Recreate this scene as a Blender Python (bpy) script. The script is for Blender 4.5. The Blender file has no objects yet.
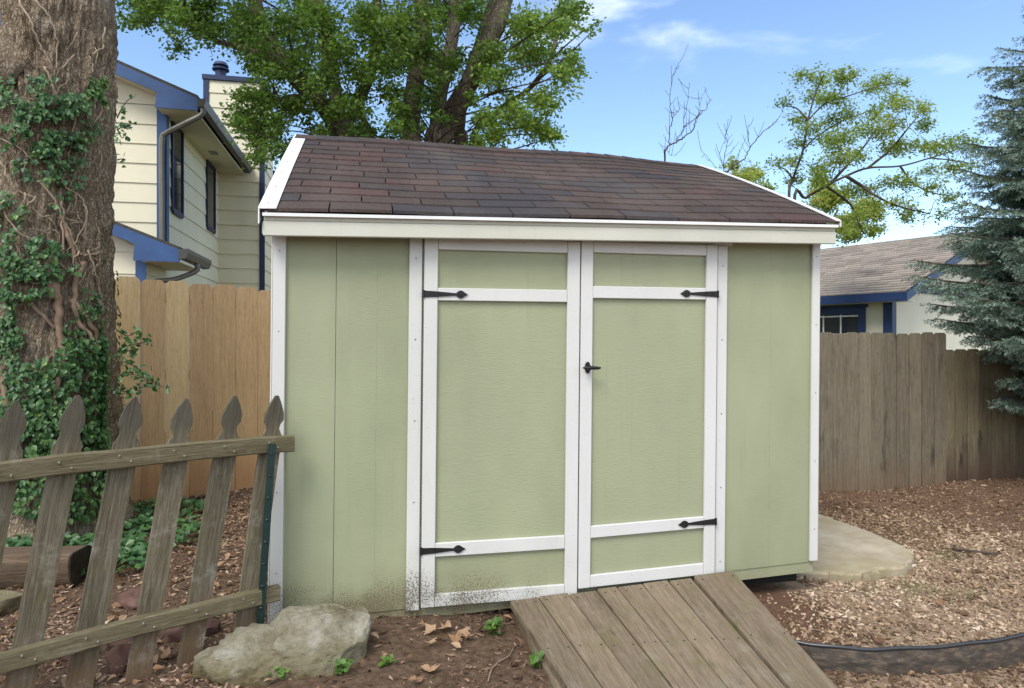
import bpy, math, random
import numpy as np
from mathutils import noise as mn, Vector

random.seed(7)
rng = np.random.default_rng(11)
sc = bpy.context.scene
COL = sc.collection
PI = math.pi
F = 683.0            # focal length in pixels of a 1024 px wide picture
CZ = 1.44            # eye height


# ------------------------------------------------------------------ helpers
def at(px, py, Y):
    return np.array([(px - 512) / F * Y, Y, CZ + (344 - py) / F * Y])


def sstep(a, b, x):
    t = np.clip((np.asarray(x, float) - a) / (b - a), 0, 1)
    return t * t * (3 - 2 * t)


_perm = rng.random((64, 64, 64))


def vnoise(P):
    """smooth value noise on an (n,3) array"""
    P = np.asarray(P, float)
    i = np.floor(P).astype(int)
    f = P - i
    f = f * f * (3 - 2 * f)
    r = 0
    for dx in (0, 1):
        wx = f[:, 0] if dx else 1 - f[:, 0]
        for dy in (0, 1):
            wy = f[:, 1] if dy else 1 - f[:, 1]
            for dz in (0, 1):
                wz = f[:, 2] if dz else 1 - f[:, 2]
                r = r + wx * wy * wz * _perm[(i[:, 0] + dx) % 64, (i[:, 1] + dy) % 64, (i[:, 2] + dz) % 64]
    return r


def fbm(P, o=4):
    P = np.asarray(P, float)
    r, a = 0, .5
    for k in range(o):
        r = r + a * vnoise(P + 17.3 * k)
        P = P * 2.03
        a *= .5
    return r


class MB:
    def __init__(s):
        s.V, s.F, s.n = [], [], 0

    def add(s, V, Fs, tint=.5):
        V = np.asarray(V, float).reshape(-1, 3)
        if isinstance(Fs, np.ndarray):
            Fs = [Fs]
        groups = {}
        for f in Fs:
            f = np.asarray(f, int)
            if f.ndim == 1:
                f = f[None]
            groups.setdefault(f.shape[1], []).append(f)
        for k, fs in groups.items():
            fa = np.concatenate(fs) + s.n
            t = np.broadcast_to(np.asarray(tint, float), (len(fa),)) if np.ndim(tint) == 0 else np.asarray(tint, float)
            s.F.append((fa, t))
        s.V.append(V)
        s.n += len(V)
        return s

    def warp(s, fn):
        s.V = [fn(v) for v in s.V]
        return s

    def build(s, name, mat, parent=None, smooth=False):
        V = np.concatenate(s.V)
        me = bpy.data.meshes.new(name)
        me.vertices.add(len(V))
        me.vertices.foreach_set('co', V.astype(np.float32).ravel())
        lv = np.concatenate([f.ravel() for f, t in s.F]).astype(np.int32)
        tot = np.concatenate([np.full(len(f), f.shape[1]) for f, t in s.F])
        st = np.concatenate([[0], np.cumsum(tot)[:-1]]).astype(np.int32)
        me.loops.add(len(lv))
        me.loops.foreach_set('vertex_index', lv)
        me.polygons.add(len(st))
        me.polygons.foreach_set('loop_start', st)
        at_ = me.attributes.new('tint', 'FLOAT', 'FACE')
        me.update(calc_edges=True)
        at_.data.foreach_set('value', np.concatenate([t for f, t in s.F]).astype(np.float32))
        me.polygons.foreach_set('use_smooth', np.full(len(st), bool(smooth)))
        me.validate()
        me.materials.append(mat)
        o = bpy.data.objects.new(name, me)
        COL.objects.link(o)
        if parent:
            o.parent = parent
        return o

    # ---- shapes
    def box(s, x0, x1, y0, y1, z0, z1, c=.003, tint=.5, fn=None):
        lo, hi = np.array([x0, y0, z0], float), np.array([x1, y1, z1], float)
        c = min(c, *(0.45 * (hi - lo)))
        idx, V = {}, []
        for sx in (0, 1):
            for sy in (0, 1):
                for sz in (0, 1):
                    b = np.where([sx, sy, sz], hi, lo)
                    d = np.where([sx, sy, sz], -c, c)
                    for a in range(3):
                        v = b + d
                        v[a] = b[a]
                        idx[(sx, sy, sz, a)] = len(V)
                        V.append(v)
        V = np.array(V)
        Fs = []
        for a in range(3):
            b, e = [k for k in range(3) if k != a]
            for sa in (0, 1):
                q = []
                for sb, se in ((0, 0), (1, 0), (1, 1), (0, 1)):
                    k = [0, 0, 0]
                    k[a], k[b], k[e] = sa, sb, se
                    q.append(idx[(*k, a)])
                Fs.append(q)
        for a, b in ((0, 1), (0, 2), (1, 2)):
            e = 3 - a - b
            for sa in (0, 1):
                for sb in (0, 1):
                    k0 = [0, 0, 0]
                    k0[a], k0[b] = sa, sb
                    k1 = list(k0)
                    k1[e] = 1
                    Fs.append([idx[(*k0, a)], idx[(*k1, a)], idx[(*k1, b)], idx[(*k0, b)]])
        for sx in (0, 1):
            for sy in (0, 1):
                for sz in (0, 1):
                    Fs.append([idx[(sx, sy, sz, a)] for a in range(3)])
        ctr = (lo + hi) / 2
        out = []
        for f in Fs:
            p = V[f]
            n = np.cross(p[1] - p[0], p[2] - p[0])
            out.append(f if n @ (p.mean(0) - ctr) > 0 else f[::-1])
        q4 = np.array([f for f in out if len(f) == 4])
        q3 = np.array([f for f in out if len(f) == 3])
        if fn:
            V = fn(V)
        return s.add(V, [q4, q3], tint)

    def prism(s, poly, vec, tint=.5):
        P = np.asarray(poly, float)
        n = len(P)
        vec = np.asarray(vec, float)
        nrm = sum(np.cross(P[i], P[(i + 1) % n]) for i in range(n))
        if nrm @ vec > 0:
            P = P[::-1]
        V = np.concatenate([P, P + vec])
        side = np.array([[(i + 1) % n, i, n + i, n + (i + 1) % n] for i in range(n)])
        caps = [np.arange(n), np.arange(n)[::-1] + n]
        if n == 4:
            side = np.concatenate([side, np.array(caps)])
            return s.add(V, [side], tint)
        return s.add(V, [side] + caps, tint)

    def tube(s, pts, rad, n=8, tint=.5, cap=True):
        P = np.asarray(pts, float)
        m = len(P)
        rad = np.broadcast_to(np.asarray(rad, float), (m,))
        T = np.gradient(P, axis=0)
        T /= np.linalg.norm(T, axis=1)[:, None] + 1e-9
        ref = np.array([0, 0, 1.]) if abs(T[0, 2]) < .9 else np.array([1., 0, 0])
        u = np.cross(T[0], ref)
        u /= np.linalg.norm(u)
        V = []
        a = np.arange(n) / n * 2 * PI
        for i in range(m):
            u = u - (u @ T[i]) * T[i]
            u /= np.linalg.norm(u) + 1e-9
            w = np.cross(T[i], u)
            V.append(P[i] + rad[i] * (np.cos(a)[:, None] * u + np.sin(a)[:, None] * w))
        V = np.concatenate(V)
        i = np.arange(m - 1)[:, None] * n
        j = np.arange(n)[None]
        Q = np.stack([i + j, i + (j + 1) % n, i + n + (j + 1) % n, i + n + j], -1).reshape(-1, 4)
        Fs = [Q]
        if cap:
            Fs += [np.arange(n)[::-1], np.arange(n) + (m - 1) * n]
        if n == 4:
            Fs = [np.concatenate([Q] + [f[None] for f in Fs[1:]])]
        return s.add(V, Fs, tint)

    def lathe(s, prof, n=24, ctr=(0, 0, 0), tint=.5):
        """prof: list of (r, z) bottom to top, about z"""
        return s.tube([(ctr[0], ctr[1], ctr[2] + z) for r, z in prof], [max(r, 1e-4) for r, z in prof], n, tint)


def smooth_path(pts, k=6):
    P = np.asarray(pts, float)
    Q = np.concatenate([[2 * P[0] - P[1]], P, [2 * P[-1] - P[-2]]])
    out = []
    for i in range(1, len(Q) - 2):
        for t in np.arange(k) / k:
            a, b, c, d = Q[i - 1], Q[i], Q[i + 1], Q[i + 2]
            out.append(.5 * ((2 * b) + (c - a) * t + (2 * a - 5 * b + 4 * c - d) * t * t + (3 * b - a - 3 * c + d) * t ** 3))
    out.append(P[-1])
    return np.array(out)


def rand_dirs(n):
    d = rng.normal(size=(n, 3))
    return d / np.linalg.norm(d, axis=1)[:, None]


def leaf_cards(mb, C, size, nrm=None, axis=None, aspect=.55, fold=.18, tint=None, hexa=False):
    """many single leaves: C centres, size lengths"""
    C = np.asarray(C, float)
    n = len(C)
    if n == 0:
        return
    size = np.broadcast_to(size, (n,))[:, None]
    N = rand_dirs(n) if nrm is None else nrm / (np.linalg.norm(nrm, axis=1)[:, None] + 1e-9)
    A = rand_dirs(n) if axis is None else axis
    A = A - (A * N).sum(1)[:, None] * N
    A /= np.linalg.norm(A, axis=1)[:, None] + 1e-9
    B = np.cross(N, A)
    asp = aspect * size
    if tint is None:
        tint = rng.random(n)
    if not hexa:
        V = np.stack([C - A * size * .5, C + B * asp * .5 + N * fold * size * .4, C + A * size * .5, C - B * asp * .5 + N * fold * size * .4], 1)
        Q = (np.arange(n) * 4)[:, None] + np.arange(4)[None]
        mb.add(V.reshape(-1, 3), Q, tint)
    else:
        V = np.stack([C - A * size * .5,
                      C - A * size * .22 + B * asp * .52 + N * fold * size * .5, C + A * size * .12 + B * asp * .40 + N * fold * size * .4,
                      C + A * size * .5 - N * fold * size * .3,
                      C + A * size * .12 - B * asp * .40 + N * fold * size * .4, C - A * size * .22 - B * asp * .52 + N * fold * size * .5], 1)
        b = (np.arange(n) * 6)[:, None]
        Q = np.concatenate([b + np.array([[0, 1, 2, 3]]), b + np.array([[0, 3, 4, 5]])])
        mb.add(V.reshape(-1, 3), Q, np.concatenate([tint, tint]))


def tag(o, label=None, cat=None, group=None, kind=None):
    if label: o['label'] = label
    if cat: o['category'] = cat
    if group: o['group'] = group
    if kind: o['kind'] = kind
    return o


def thing(name, label, cat, loc=(0, 0, 0), rz=0, group=None):
    o = bpy.data.objects.new(name, None)
    o.empty_display_size = .2
    COL.objects.link(o)
    o.location = loc
    o.rotation_euler = (0, 0, rz)
    return tag(o, label, cat, group)


# ------------------------------------------------------------------ materials
class NT:
    def __init__(s, name, rough=.8, spec=.3):
        s.m = bpy.data.materials.new(name)
        s.m.use_nodes = True
        s.t = s.m.node_tree
        s.b = s.t.nodes['Principled BSDF']
        s.b.inputs['Roughness'].default_value = rough
        s.b.inputs['Specular IOR Level'].default_value = spec

    def n(s, typ, **kw):
        nd = s.t.nodes.new(typ)
        for k, v in kw.items():
            if k in nd.inputs:
                nd.inputs[k].default_value = v
            else:
                setattr(nd, k, v)
        return nd

    def l(s, a, b):
        s.t.links.new(a, b)

    def coord(s, scale=(1, 1, 1), kind='Object', rot=(0, 0, 0)):
        tc = s.n('ShaderNodeTexCoord')
        mp = s.n('ShaderNodeMapping')
        mp.inputs['Scale'].default_value = scale
        mp.inputs['Rotation'].default_value = rot
        s.l(tc.outputs[kind], mp.inputs['Vector'])
        return mp.outputs['Vector']

    def noise(s, vec, scale=5, detail=6, rough=.6, dist=0):
        nd = s.n('ShaderNodeTexNoise')
        nd.inputs['Scale'].default_value = scale
        nd.inputs['Detail'].default_value = detail
        nd.inputs['Roughness'].default_value = rough
        nd.inputs['Distortion'].default_value = dist
        s.l(vec, nd.inputs['Vector'])
        return nd.outputs['Fac']

    def ramp(s, fac, stops):
        nd = s.n('ShaderNodeValToRGB')
        e = nd.color_ramp.elements
        while len(e) < len(stops):
            e.new(.5)
        for el, (p, c) in zip(e, stops):
            el.position = p
            el.color = (*c, 1) if not np.isscalar(c) else (c, c, c, 1)
        s.l(fac, nd.inputs['Fac'])
        return nd.outputs['Color']

    def mix(s, fac, a, b, mode='MIX'):
        nd = s.n('ShaderNodeMix', data_type='RGBA', blend_type=mode)
        for sock, v in ((nd.inputs[0], fac), (nd.inputs[6], a), (nd.inputs[7], b)):
            if hasattr(v, 'node'):
                s.l(v, sock)
            elif np.isscalar(v):
                sock.default_value = v
            else:
                sock.default_value = (*v, 1)
        return nd.outputs[2]

    def math(s, op, a, b=0.):
        nd = s.n('ShaderNodeMath', operation=op)
        nd.use_clamp = False
        for sock, v in ((nd.inputs[0], a), (nd.inputs[1], b)):
            if hasattr(v, 'node'):
                s.l(v, sock)
            else:
                sock.default_value = v
        return nd.outputs[0]

    def mrange(s, v, a, b, c=0., d=1.):
        nd = s.n('ShaderNodeMapRange', interpolation_type='SMOOTHSTEP')
        s.l(v, nd.inputs[0])
        for i, x in enumerate((a, b, c, d)):
            nd.inputs[i + 1].default_value = x
        return nd.outputs[0]

    def sep(s, vec):
        nd = s.n('ShaderNodeSeparateXYZ')
        s.l(vec, nd.inputs[0])
        return nd.outputs

    def tint(s):
        nd = s.n('ShaderNodeAttribute', attribute_name='tint')
        return nd.outputs['Fac']

    def bump(s, h, strength=.3, dist=.01):
        nd = s.n('ShaderNodeBump')
        nd.inputs['Strength'].default_value = strength
        nd.inputs['Distance'].default_value = dist
        s.l(h, nd.inputs['Height'])
        s.l(nd.outputs[0], s.b.inputs['Normal'])

    def color(s, c):
        if hasattr(c, 'node'):
            s.l(c, s.b.inputs['Base Color'])
        else:
            s.b.inputs['Base Color'].default_value = (*c, 1)
        return s


def plain(name, c, rough=.6, spec=.4, metal=0., var=.12, sc_=6, bump=.1):
    k = NT(name, rough, spec)
    v = k.coord()
    f = k.noise(v, sc_, 8, .65)
    a = tuple(x * (1 - var) for x in c)
    b = tuple(min(1, x * (1 + var)) for x in c)
    k.color(k.ramp(f, [(.3, a), (.7, b)]))
    k.b.inputs['Metallic'].default_value = metal
    k.bump(k.noise(v, sc_ * 12, 5), bump, .004)
    return k.m


def paint(name, base, var, mildew=0., stain=.55, zr=(.7, .05), spots=170, grain=(3, 3, 60), gbump=.25, scuff=.0):
    """house paint on wood: faint streaks, brush grain, mildew spots that gather near the sill"""
    k = NT(name, .55, .35)
    v = k.coord()
    f = k.noise(k.coord((1.2, 1.2, .5)), 2.2, 6, .6)
    c = k.ramp(f, [(.3, tuple(x * (1 - var) for x in base)), (.7, tuple(min(1, x * (1 + var * .6)) for x in base))])
    big = k.noise(k.coord((.8, .8, .35)), 1.1, 5, .6, .4)
    c = k.mix(k.mrange(big, .42, .66, 0, .5), c, tuple(min(1, x * q) for x, q in zip(base, (1.10, 1.07, 1.16))))
    drip = k.noise(k.coord((14, 14, .5)), 1.6, 5, .65)
    c = k.mix(k.mrange(drip, .56, .74, 0, .22), c, tuple(x * .72 for x in base))
    fine = k.noise(k.coord(grain), 9, 6, .72)
    c = k.mix(k.mrange(fine, .56, .72, 0, .22), c, tuple(x * .62 for x in base))
    if scuff:
        sf = k.noise(k.coord((1, 1, 1.6)), 28, 8, .75)
        c = k.mix(k.mrange(sf, .60, .74, 0, scuff), c, (.16, .14, .11))
    if mildew:
        x, y, z = k.sep(v)
        h = k.mrange(z, zr[0], zr[1])
        side = k.mrange(x, 2.6, .5, .28, 1.)
        patch = k.mrange(k.noise(v, 3.1, 4), .34, .62, .4, 1.)
        dens = k.math('MULTIPLY', k.math('MULTIPLY', h, side), patch)
        sp = k.noise(v, spots, 3, .7)
        thr = k.math('SUBTRACT', .74, k.math('MULTIPLY', dens, .33))
        spot = k.mrange(k.math('SUBTRACT', sp, thr), 0, .05)
        c = k.mix(k.math('MULTIPLY', spot, mildew), c, (.055, .05, .035))
        c = k.mix(k.math('MULTIPLY', dens, stain * mildew), c, (.20, .165, .085))
        mud = k.math('ADD', z, k.math('MULTIPLY', k.noise(k.coord((9, 9, 2)), 2.0, 6, .7), -.22))
        c = k.mix(k.mrange(mud, .06, -.08, 0, .4 * stain), c, (.15, .10, .06))
    k.color(c)
    k.bump(fine, gbump, .003)
    return k.m


def wood(name, stops, grain_axis=2, scale=1., tintw=.5, moss=0., dirt=None, rough=.85, bump=.5, knots=.35, shear=None, lichen=0., weathered_top=None):
    k = NT(name, rough, .2)
    def gcoord(sc_):
        if not shear:
            return k.coord(sc_)
        v_ = k.n('ShaderNodeTexCoord').outputs['Object']
        xyz = list(k.sep(v_))[:3]
        a_, b_, f_ = shear      # axis a minus f times axis b
        xyz[a_] = k.math('SUBTRACT', xyz[a_], k.math('MULTIPLY', xyz[b_], f_))
        cb = k.n('ShaderNodeCombineXYZ')
        for i_ in range(3):
            k.l(k.math('MULTIPLY', xyz[i_], sc_[i_]), cb.inputs[i_])
        return cb.outputs[0]
    s3 = [24 * scale] * 3
    s3[grain_axis] = 1.2 * scale
    if grain_axis == 1: s3[2] = .4
    t = k.tint()
    v0 = gcoord(tuple(s3))
    # shift the grain per board
    off = k.n('ShaderNodeVectorMath', operation='ADD')
    comb = k.n('ShaderNodeCombineXYZ')
    for i in range(3):
        k.l(k.math('MULTIPLY', t, 37. + 11 * i), comb.inputs[i])
    k.l(v0, off.inputs[0]); k.l(comb.outputs[0], off.inputs[1])
    v = off.outputs[0]
    g = k.noise(v, 2.6, 8, .7, .6)
    c = k.ramp(g, stops)
    fine = k.noise(v, 11, 5, .7)
    c = k.mix(k.mrange(fine, .48, .68, 0, .5), c, tuple(x * .45 for x in stops[0][1]))
    blot = k.noise(gcoord(tuple(6. if i_ != grain_axis else 1.6 for i_ in range(3))), 1.2, 7, .7)
    c = k.mix(k.mrange(blot, .5, .7, 0, .45 if moss else .12), c, tuple(x * .62 for x in stops[0][1]))
    c = k.mix(tintw, c, k.ramp(t, [(0, .35), (.5, .5), (1, .68)]), 'OVERLAY')
    if knots:
        vo = k.n('ShaderNodeTexVoronoi')
        kv = [5.5] * 3
        kv[grain_axis] = 2.2
        k.l(k.coord(tuple(kv)), vo.inputs['Vector'])
        vo.inputs['Scale'].default_value = 1.
        c = k.mix(k.mrange(vo.outputs['Distance'], .13, .04, 0, knots), c, tuple(x * .35 for x in stops[0][1]))
    if moss:
        m = k.noise(k.coord(), 5, 8, .7)
        c = k.mix(k.mrange(m, .5, .7, 0, moss), c, (.135, .128, .052))
    if dirt:
        z = k.sep(k.coord())[2]
        nz = k.math('ADD', z, k.math('MULTIPLY', k.math('SUBTRACT', k.noise(k.coord((4, 4, 1)), 2.5, 5), .5), .55))
        c = k.mix(k.mrange(nz, dirt[0], dirt[1], 0, dirt[2]), c, dirt[3])
        if len(dirt) > 4:
            dk = k.noise(k.coord((6, 6, 1.1)), 1.3, 6, .65)
            c = k.mix(k.mrange(dk, .56, .72, 0, dirt[4]), c, (.03, .026, .02))
    if lichen:
        c = k.mix(k.mrange(k.noise(k.coord(), 4.3, 9, .75), .53, .68, 0, lichen), c, (.36, .34, .28))
    if weathered_top:
        zz = k.math('ADD', k.sep(k.coord())[2], k.math('MULTIPLY', k.noise(k.coord(), 9, 5), .08))
        c = k.mix(k.mrange(zz, weathered_top[0], weathered_top[1], 0, .6), c, (.06, .055, .045))
    k.color(c)
    k.bump(k.math('ADD', g, k.math('MULTIPLY', fine, .7)), bump, .006)
    return k.m


def leafmat(name, stops, trans=.35, rough=.5, spec=.35):
    k = NT(name, rough, spec)
    c = k.ramp(k.tint(), stops)
    k.color(c)
    tr = k.n('ShaderNodeBsdfTranslucent')
    bright = k.mix(1., c, (1.0, 1.1, .55), 'MULTIPLY')
    k.l(bright, tr.inputs['Color'])
    mx = k.n('ShaderNodeMixShader')
    mx.inputs[0].default_value = trans
    out = k.t.nodes['Material Output']
    k.l(k.b.outputs[0], mx.inputs[1]); k.l(tr.outputs[0], mx.inputs[2]); k.l(mx.outputs[0], out.inputs['Surface'])
    return k.m


def barkmat(name, a, b, c, scale=1., stretch=.25, bump=.8, lichen=None):
    k = NT(name, .95, .1)
    v = k.coord((scale, scale, scale * stretch))
    vo = k.n('ShaderNodeTexVoronoi', feature='DISTANCE_TO_EDGE')
    vo.inputs['Scale'].default_value = 26
    vv = k.n('ShaderNodeVectorMath', operation='ADD')
    nc = k.n('ShaderNodeTexNoise'); nc.inputs['Scale'].default_value = 9; nc.inputs['Detail'].default_value = 4
    k.l(v, nc.inputs['Vector'])
    sc2 = k.n('ShaderNodeVectorMath', operation='SCALE'); sc2.inputs['Scale'].default_value = .12
    k.l(nc.outputs['Color'], sc2.inputs[0])
    k.l(v, vv.inputs[0]); k.l(sc2.outputs[0], vv.inputs[1])
    k.l(vv.outputs[0], vo.inputs['Vector'])
    crack = k.mrange(vo.outputs['Distance'], .0, .22, .35, 1.)
    f = k.noise(v, 10, 8, .72)
    col = k.ramp(f, [(.25, a), (.5, b), (.75, c)])
    col = k.mix(k.math('SUBTRACT', 1., crack), col, tuple(x * .7 for x in a))
    if lichen:
        col = k.mix(k.mrange(k.noise(k.coord(), 3.2, 6, .7), .52, .72, 0, .6), col, lichen)
    k.color(col)
    k.bump(k.math('ADD', crack, k.math('MULTIPLY', f, 1.2)), bump, .02)
    return k.m


M = {}
M['green'] = paint('sage_green_paint', (.287, .308, .188), .13, .85, .55, (.44, .05), 150, (2.2, 2.2, 34), .6)
M['white'] = paint('white_trim_paint', (.555, .555, .52), .09, .85, .2, (.52, .08), 150, (40, 40, 3), .3, .45)
M['fascia'] = paint('ivory_fascia_paint', (.50, .495, .415), .09, 0, grain=(3, 40, 40), scuff=.4)
M['flash'] = plain('white_metal_flashing', (.66, .66, .645), .4, .5, 0, .06, 8, .05)
M['iron'] = plain('black_iron', (.022, .022, .022), .5, .5, .6, .3, 30, .3)
M['screw'] = plain('grey_screw', (.30, .28, .25), .5, .5, .6, .2, 30, .1)
M['dark'] = plain('dark_gap', (.02, .02, .018), .9, .1)
M['cream'] = None
for nm, base in (('cream', (.76, .71, .54)), ('garage_cream', (.70, .66, .53))):
    k = NT(nm + '_siding_paint', .6, .3)
    f = k.noise(k.coord((1, 1, .3)), 1.5, 6)
    k.color(k.ramp(f, [(.3, tuple(x * .9 for x in base)), (.7, base)]))
    k.bump(k.noise(k.coord((2, 2, 30)), 6, 5), .2, .004)
    M[nm] = k.m
M['blue'] = plain('blue_trim_paint', (.030, .078, .205), .5, .4, 0, .15, 4)
M['shaded_blue'] = plain('shaded_blue_trim_paint', (.014, .036, .11), .5, .4, 0, .15, 4)  # darker copy of the trim blue, with the garage rake's shading put into it
M['navy'] = plain('navy_trim_paint', (.012, .025, .075), .5, .4, 0, .15, 4)
M['gutter'] = plain('dark_gutter_metal', (.055, .05, .045), .45, .5, .2, .2, 6)
M['downspout'] = plain('grey_downspout_metal', (.16, .15, .13), .45, .5, .2, .15, 6)
M['soffit'] = plain('soffit_paint', (.62, .56, .40), .7, .2, 0, .06, 4)
M['glass'] = plain('dark_window_glass', (.02, .024, .03), .06, .6, 0, .1, 2, 0)
M['blind'] = plain('window_blind', (.25, .24, .21), .7, .2)
M['muntin'] = plain('white_muntin', (.75, .75, .72), .5, .4)
M['tpost'] = plain('green_enamel_post', (.009, .026, .024), .4, .5, .2, .25, 14, .15)
M['edging'] = None
k = NT('black_plastic_edging', .5, .4)
f = k.noise(k.coord((3, 3, 9)), 5, 7, .7)
z = k.sep(k.coord())[2]
c = k.ramp(f, [(.3, (.026, .024, .022)), (.5, (.065, .053, .042)), (.7, (.17, .125, .09))])
k.color(c); k.bump(f, .3, .01); M['edging'] = k.m
M['bead'] = plain('glossy_black_bead', (.022, .023, .026), .32, .6, 0, .35, 7, .15)
M['cedar'] = wood('new_cedar_boards', [(.25, (.49, .31, .155)), (.5, (.62, .425, .23)), (.75, (.70, .515, .305))], 2, 1., .6, knots=.7, bump=.3,
                  dirt=(.75, .15, .5, (.38, .17, .075)))
M['oldfence'] = wood('old_grey_fence_boards', [(.25, (.10, .083, .058)), (.5, (.16, .136, .098)), (.75, (.22, .19, .142))], 2, 1., .55, moss=.25,
                     dirt=(.30, -.1, .42, (.15, .085, .048), .75), bump=.4)
M['stainfence'] = wood('stained_grey_fence_boards', [(.25, (.085, .07, .042)), (.5, (.135, .112, .07)), (.75, (.19, .165, .115))], 2, 1., .7, moss=.45,
                     dirt=(.5, -.1, .8, (.05, .023, .02), .9), bump=.4)
M['picket'] = wood('weathered_picket_wood', [(.25, (.07, .058, .036)), (.45, (.125, .105, .068)), (.62, (.21, .182, .13)), (.8, (.30, .27, .21))], 2, 1.3, .5, moss=.45,
                   dirt=(.35, .02, .6, (.15, .085, .045), .5), bump=1., knots=.35, shear=(0, 2, .165), lichen=.55, weathered_top=(1.02, 1.14))
M['rail'] = wood('mossy_rail_wood', [(.25, (.085, .07, .04)), (.5, (.155, .13, .075)), (.75, (.27, .235, .155))], 0, 1.3, .4, moss=.65, bump=1., knots=.25, lichen=.45)
M['ramp'] = wood('weathered_ramp_planks', [(.25, (.115, .085, .055)), (.5, (.195, .15, .102)), (.75, (.29, .235, .17))], 1, 1.2, .38, moss=.5, bump=.9, knots=.4, lichen=.2)
M['log'] = wood('old_timber', [(.25, (.05, .034, .022)), (.5, (.115, .08, .052)), (.75, (.22, .165, .11))], 0, 1.2, .3, bump=.9, knots=0)
M['logend'] = plain('dark_cut_end', (.035, .028, .022), .95, .1, 0, .4, 20, .6)
k = NT('asphalt_shingles', .95, .15)
t = k.tint()
c = k.ramp(t, [(0, (.064, .068, .080)), (.18, (.085, .08, .088)), (.3, (.10, .077, .068)), (.6, (.126, .085, .073)), (.88, (.15, .10, .085)), (1, (.165, .082, .070))])
g = k.noise(k.coord(), 160, 3, .8)
c = k.mix(k.mrange(g, .35, .7, .0, .75), tuple([.03, .025, .025]), c)
st = k.noise(k.coord((1.4, .6, .6)), 1.6, 6)
c = k.mix(k.mrange(st, .4, .7, 0, .35), c, (.12, .10, .085))
k.color(c); k.bump(g, .6, .004)
M['shingle'] = k.m
k = NT('pale_roof_shingles', .95, .1)
c = k.ramp(k.tint(), [(0, (.20, .17, .145)), (.5, (.27, .235, .20)), (1, (.34, .29, .25))])
k.color(k.mix(k.mrange(k.noise(k.coord(), 40, 4, .8), .35, .7, 0, .5), c, (.16, .135, .12))); M['shingle2'] = k.m
M['darkroof'] = plain('dark_roof', (.07, .065, .06), .9, .1, 0, .3, 20, .4)
k = NT('concrete', .9, .2)
f = k.noise(k.coord(), 4, 9, .7)
c = k.ramp(f, [(.3, (.28, .23, .165)), (.55, (.39, .335, .25)), (.75, (.46, .41, .32))])
c = k.mix(k.mrange(k.noise(k.coord(), 1.7, 5), .42, .68, 0, .7), c, (.26, .22, .12))
k.color(c); k.bump(k.noise(k.coord(), 60, 5), .4, .006); M['concrete'] = k.m
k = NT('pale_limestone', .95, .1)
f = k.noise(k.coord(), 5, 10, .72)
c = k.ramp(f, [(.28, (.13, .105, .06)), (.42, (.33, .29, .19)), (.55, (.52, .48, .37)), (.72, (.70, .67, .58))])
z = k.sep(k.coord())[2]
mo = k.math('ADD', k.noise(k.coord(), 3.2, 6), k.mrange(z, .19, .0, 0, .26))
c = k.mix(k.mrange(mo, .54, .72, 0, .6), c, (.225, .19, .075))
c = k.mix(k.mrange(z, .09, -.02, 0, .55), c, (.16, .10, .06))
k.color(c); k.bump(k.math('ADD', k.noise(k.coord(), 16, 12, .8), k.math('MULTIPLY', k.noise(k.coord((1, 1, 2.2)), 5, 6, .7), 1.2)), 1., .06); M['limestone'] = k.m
k = NT('red_brown_stone', .9, .15)
f = k.noise(k.coord(), 9, 8, .7)
k.color(k.ramp(f, [(.3, (.075, .042, .034)), (.55, (.135, .078, .062)), (.8, (.21, .14, .115))])); k.bump(f, .7, .02); M['redstone'] = k.m
M['clay'] = plain('terracotta_clay', (.42, .19, .085), .8, .2, 0, .2, 14)
M['bark'] = barkmat('maple_bark', (.17, .13, .088), (.28, .22, .155), (.41, .34, .26), 1.9, .42, .8, lichen=(.33, .30, .25))
M['bark2'] = barkmat('grey_bark', (.10, .08, .058), (.175, .14, .105), (.30, .25, .19), 1., .3, .8, lichen=(.22, .20, .16))
M['twig'] = plain('twig_bark', (.085, .065, .05), .9, .1, 0, .3, 12, .4)
M['deadtwig'] = plain('dead_twig_bark', (.11, .085, .085), .9, .1, 0, .3, 12, .4)
M['vine'] = plain('ivy_vine_bark', (.235, .165, .115), .9, .1, 0, .35, 18, .6)
M['palevine'] = plain('pale_vine_bark', (.32, .25, .18), .9, .1, 0, .3, 18, .5)
M['ivy'] = leafmat('ivy_leaves', [(0, (.02, .06, .022)), (.45, (.052, .135, .042)), (.8, (.10, .195, .055)), (1, (.19, .29, .08))], .3, .4, .45)
M['maple'] = leafmat('maple_leaves', [(0, (.05, .10, .022)), (.4, (.115, .20, .042)), (.75, (.20, .30, .065)), (1, (.34, .43, .10))], .5)
M['locust'] = leafmat('locust_leaves', [(0, (.13, .20, .04)), (.5, (.27, .35, .08)), (.85, (.42, .46, .13)), (1, (.48, .36, .12))], .55)
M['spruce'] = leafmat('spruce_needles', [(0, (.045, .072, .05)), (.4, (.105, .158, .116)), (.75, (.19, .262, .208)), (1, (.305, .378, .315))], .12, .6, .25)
M['weed'] = leafmat('weed_leaves', [(0, (.05, .11, .02)), (.6, (.10, .20, .035)), (1, (.17, .27, .06))], .35)
M['dryleaf'] = leafmat('dry_leaves', [(0, (.12, .066, .038)), (.5, (.27, .16, .09)), (1, (.45, .31, .20))], .2, .7, .2)
k = NT('mulch_chips', .95, .1)
k.color(k.ramp(k.tint(), [(0, (.045, .028, .019)), (.25, (.10, .062, .042)), (.55, (.19, .122, .083)), (.8, (.31, .215, .15)), (1, (.46, .35, .26))])); M['mulch'] = k.m
k = NT('bark_gravel', .9, .15)
k.color(k.ramp(k.tint(), [(0, (.095, .06, .036)), (.25, (.20, .135, .085)), (.55, (.34, .248, .165)), (.8, (.46, .355, .255)), (1, (.60, .51, .41))])); M['chips'] = k.m
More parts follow.
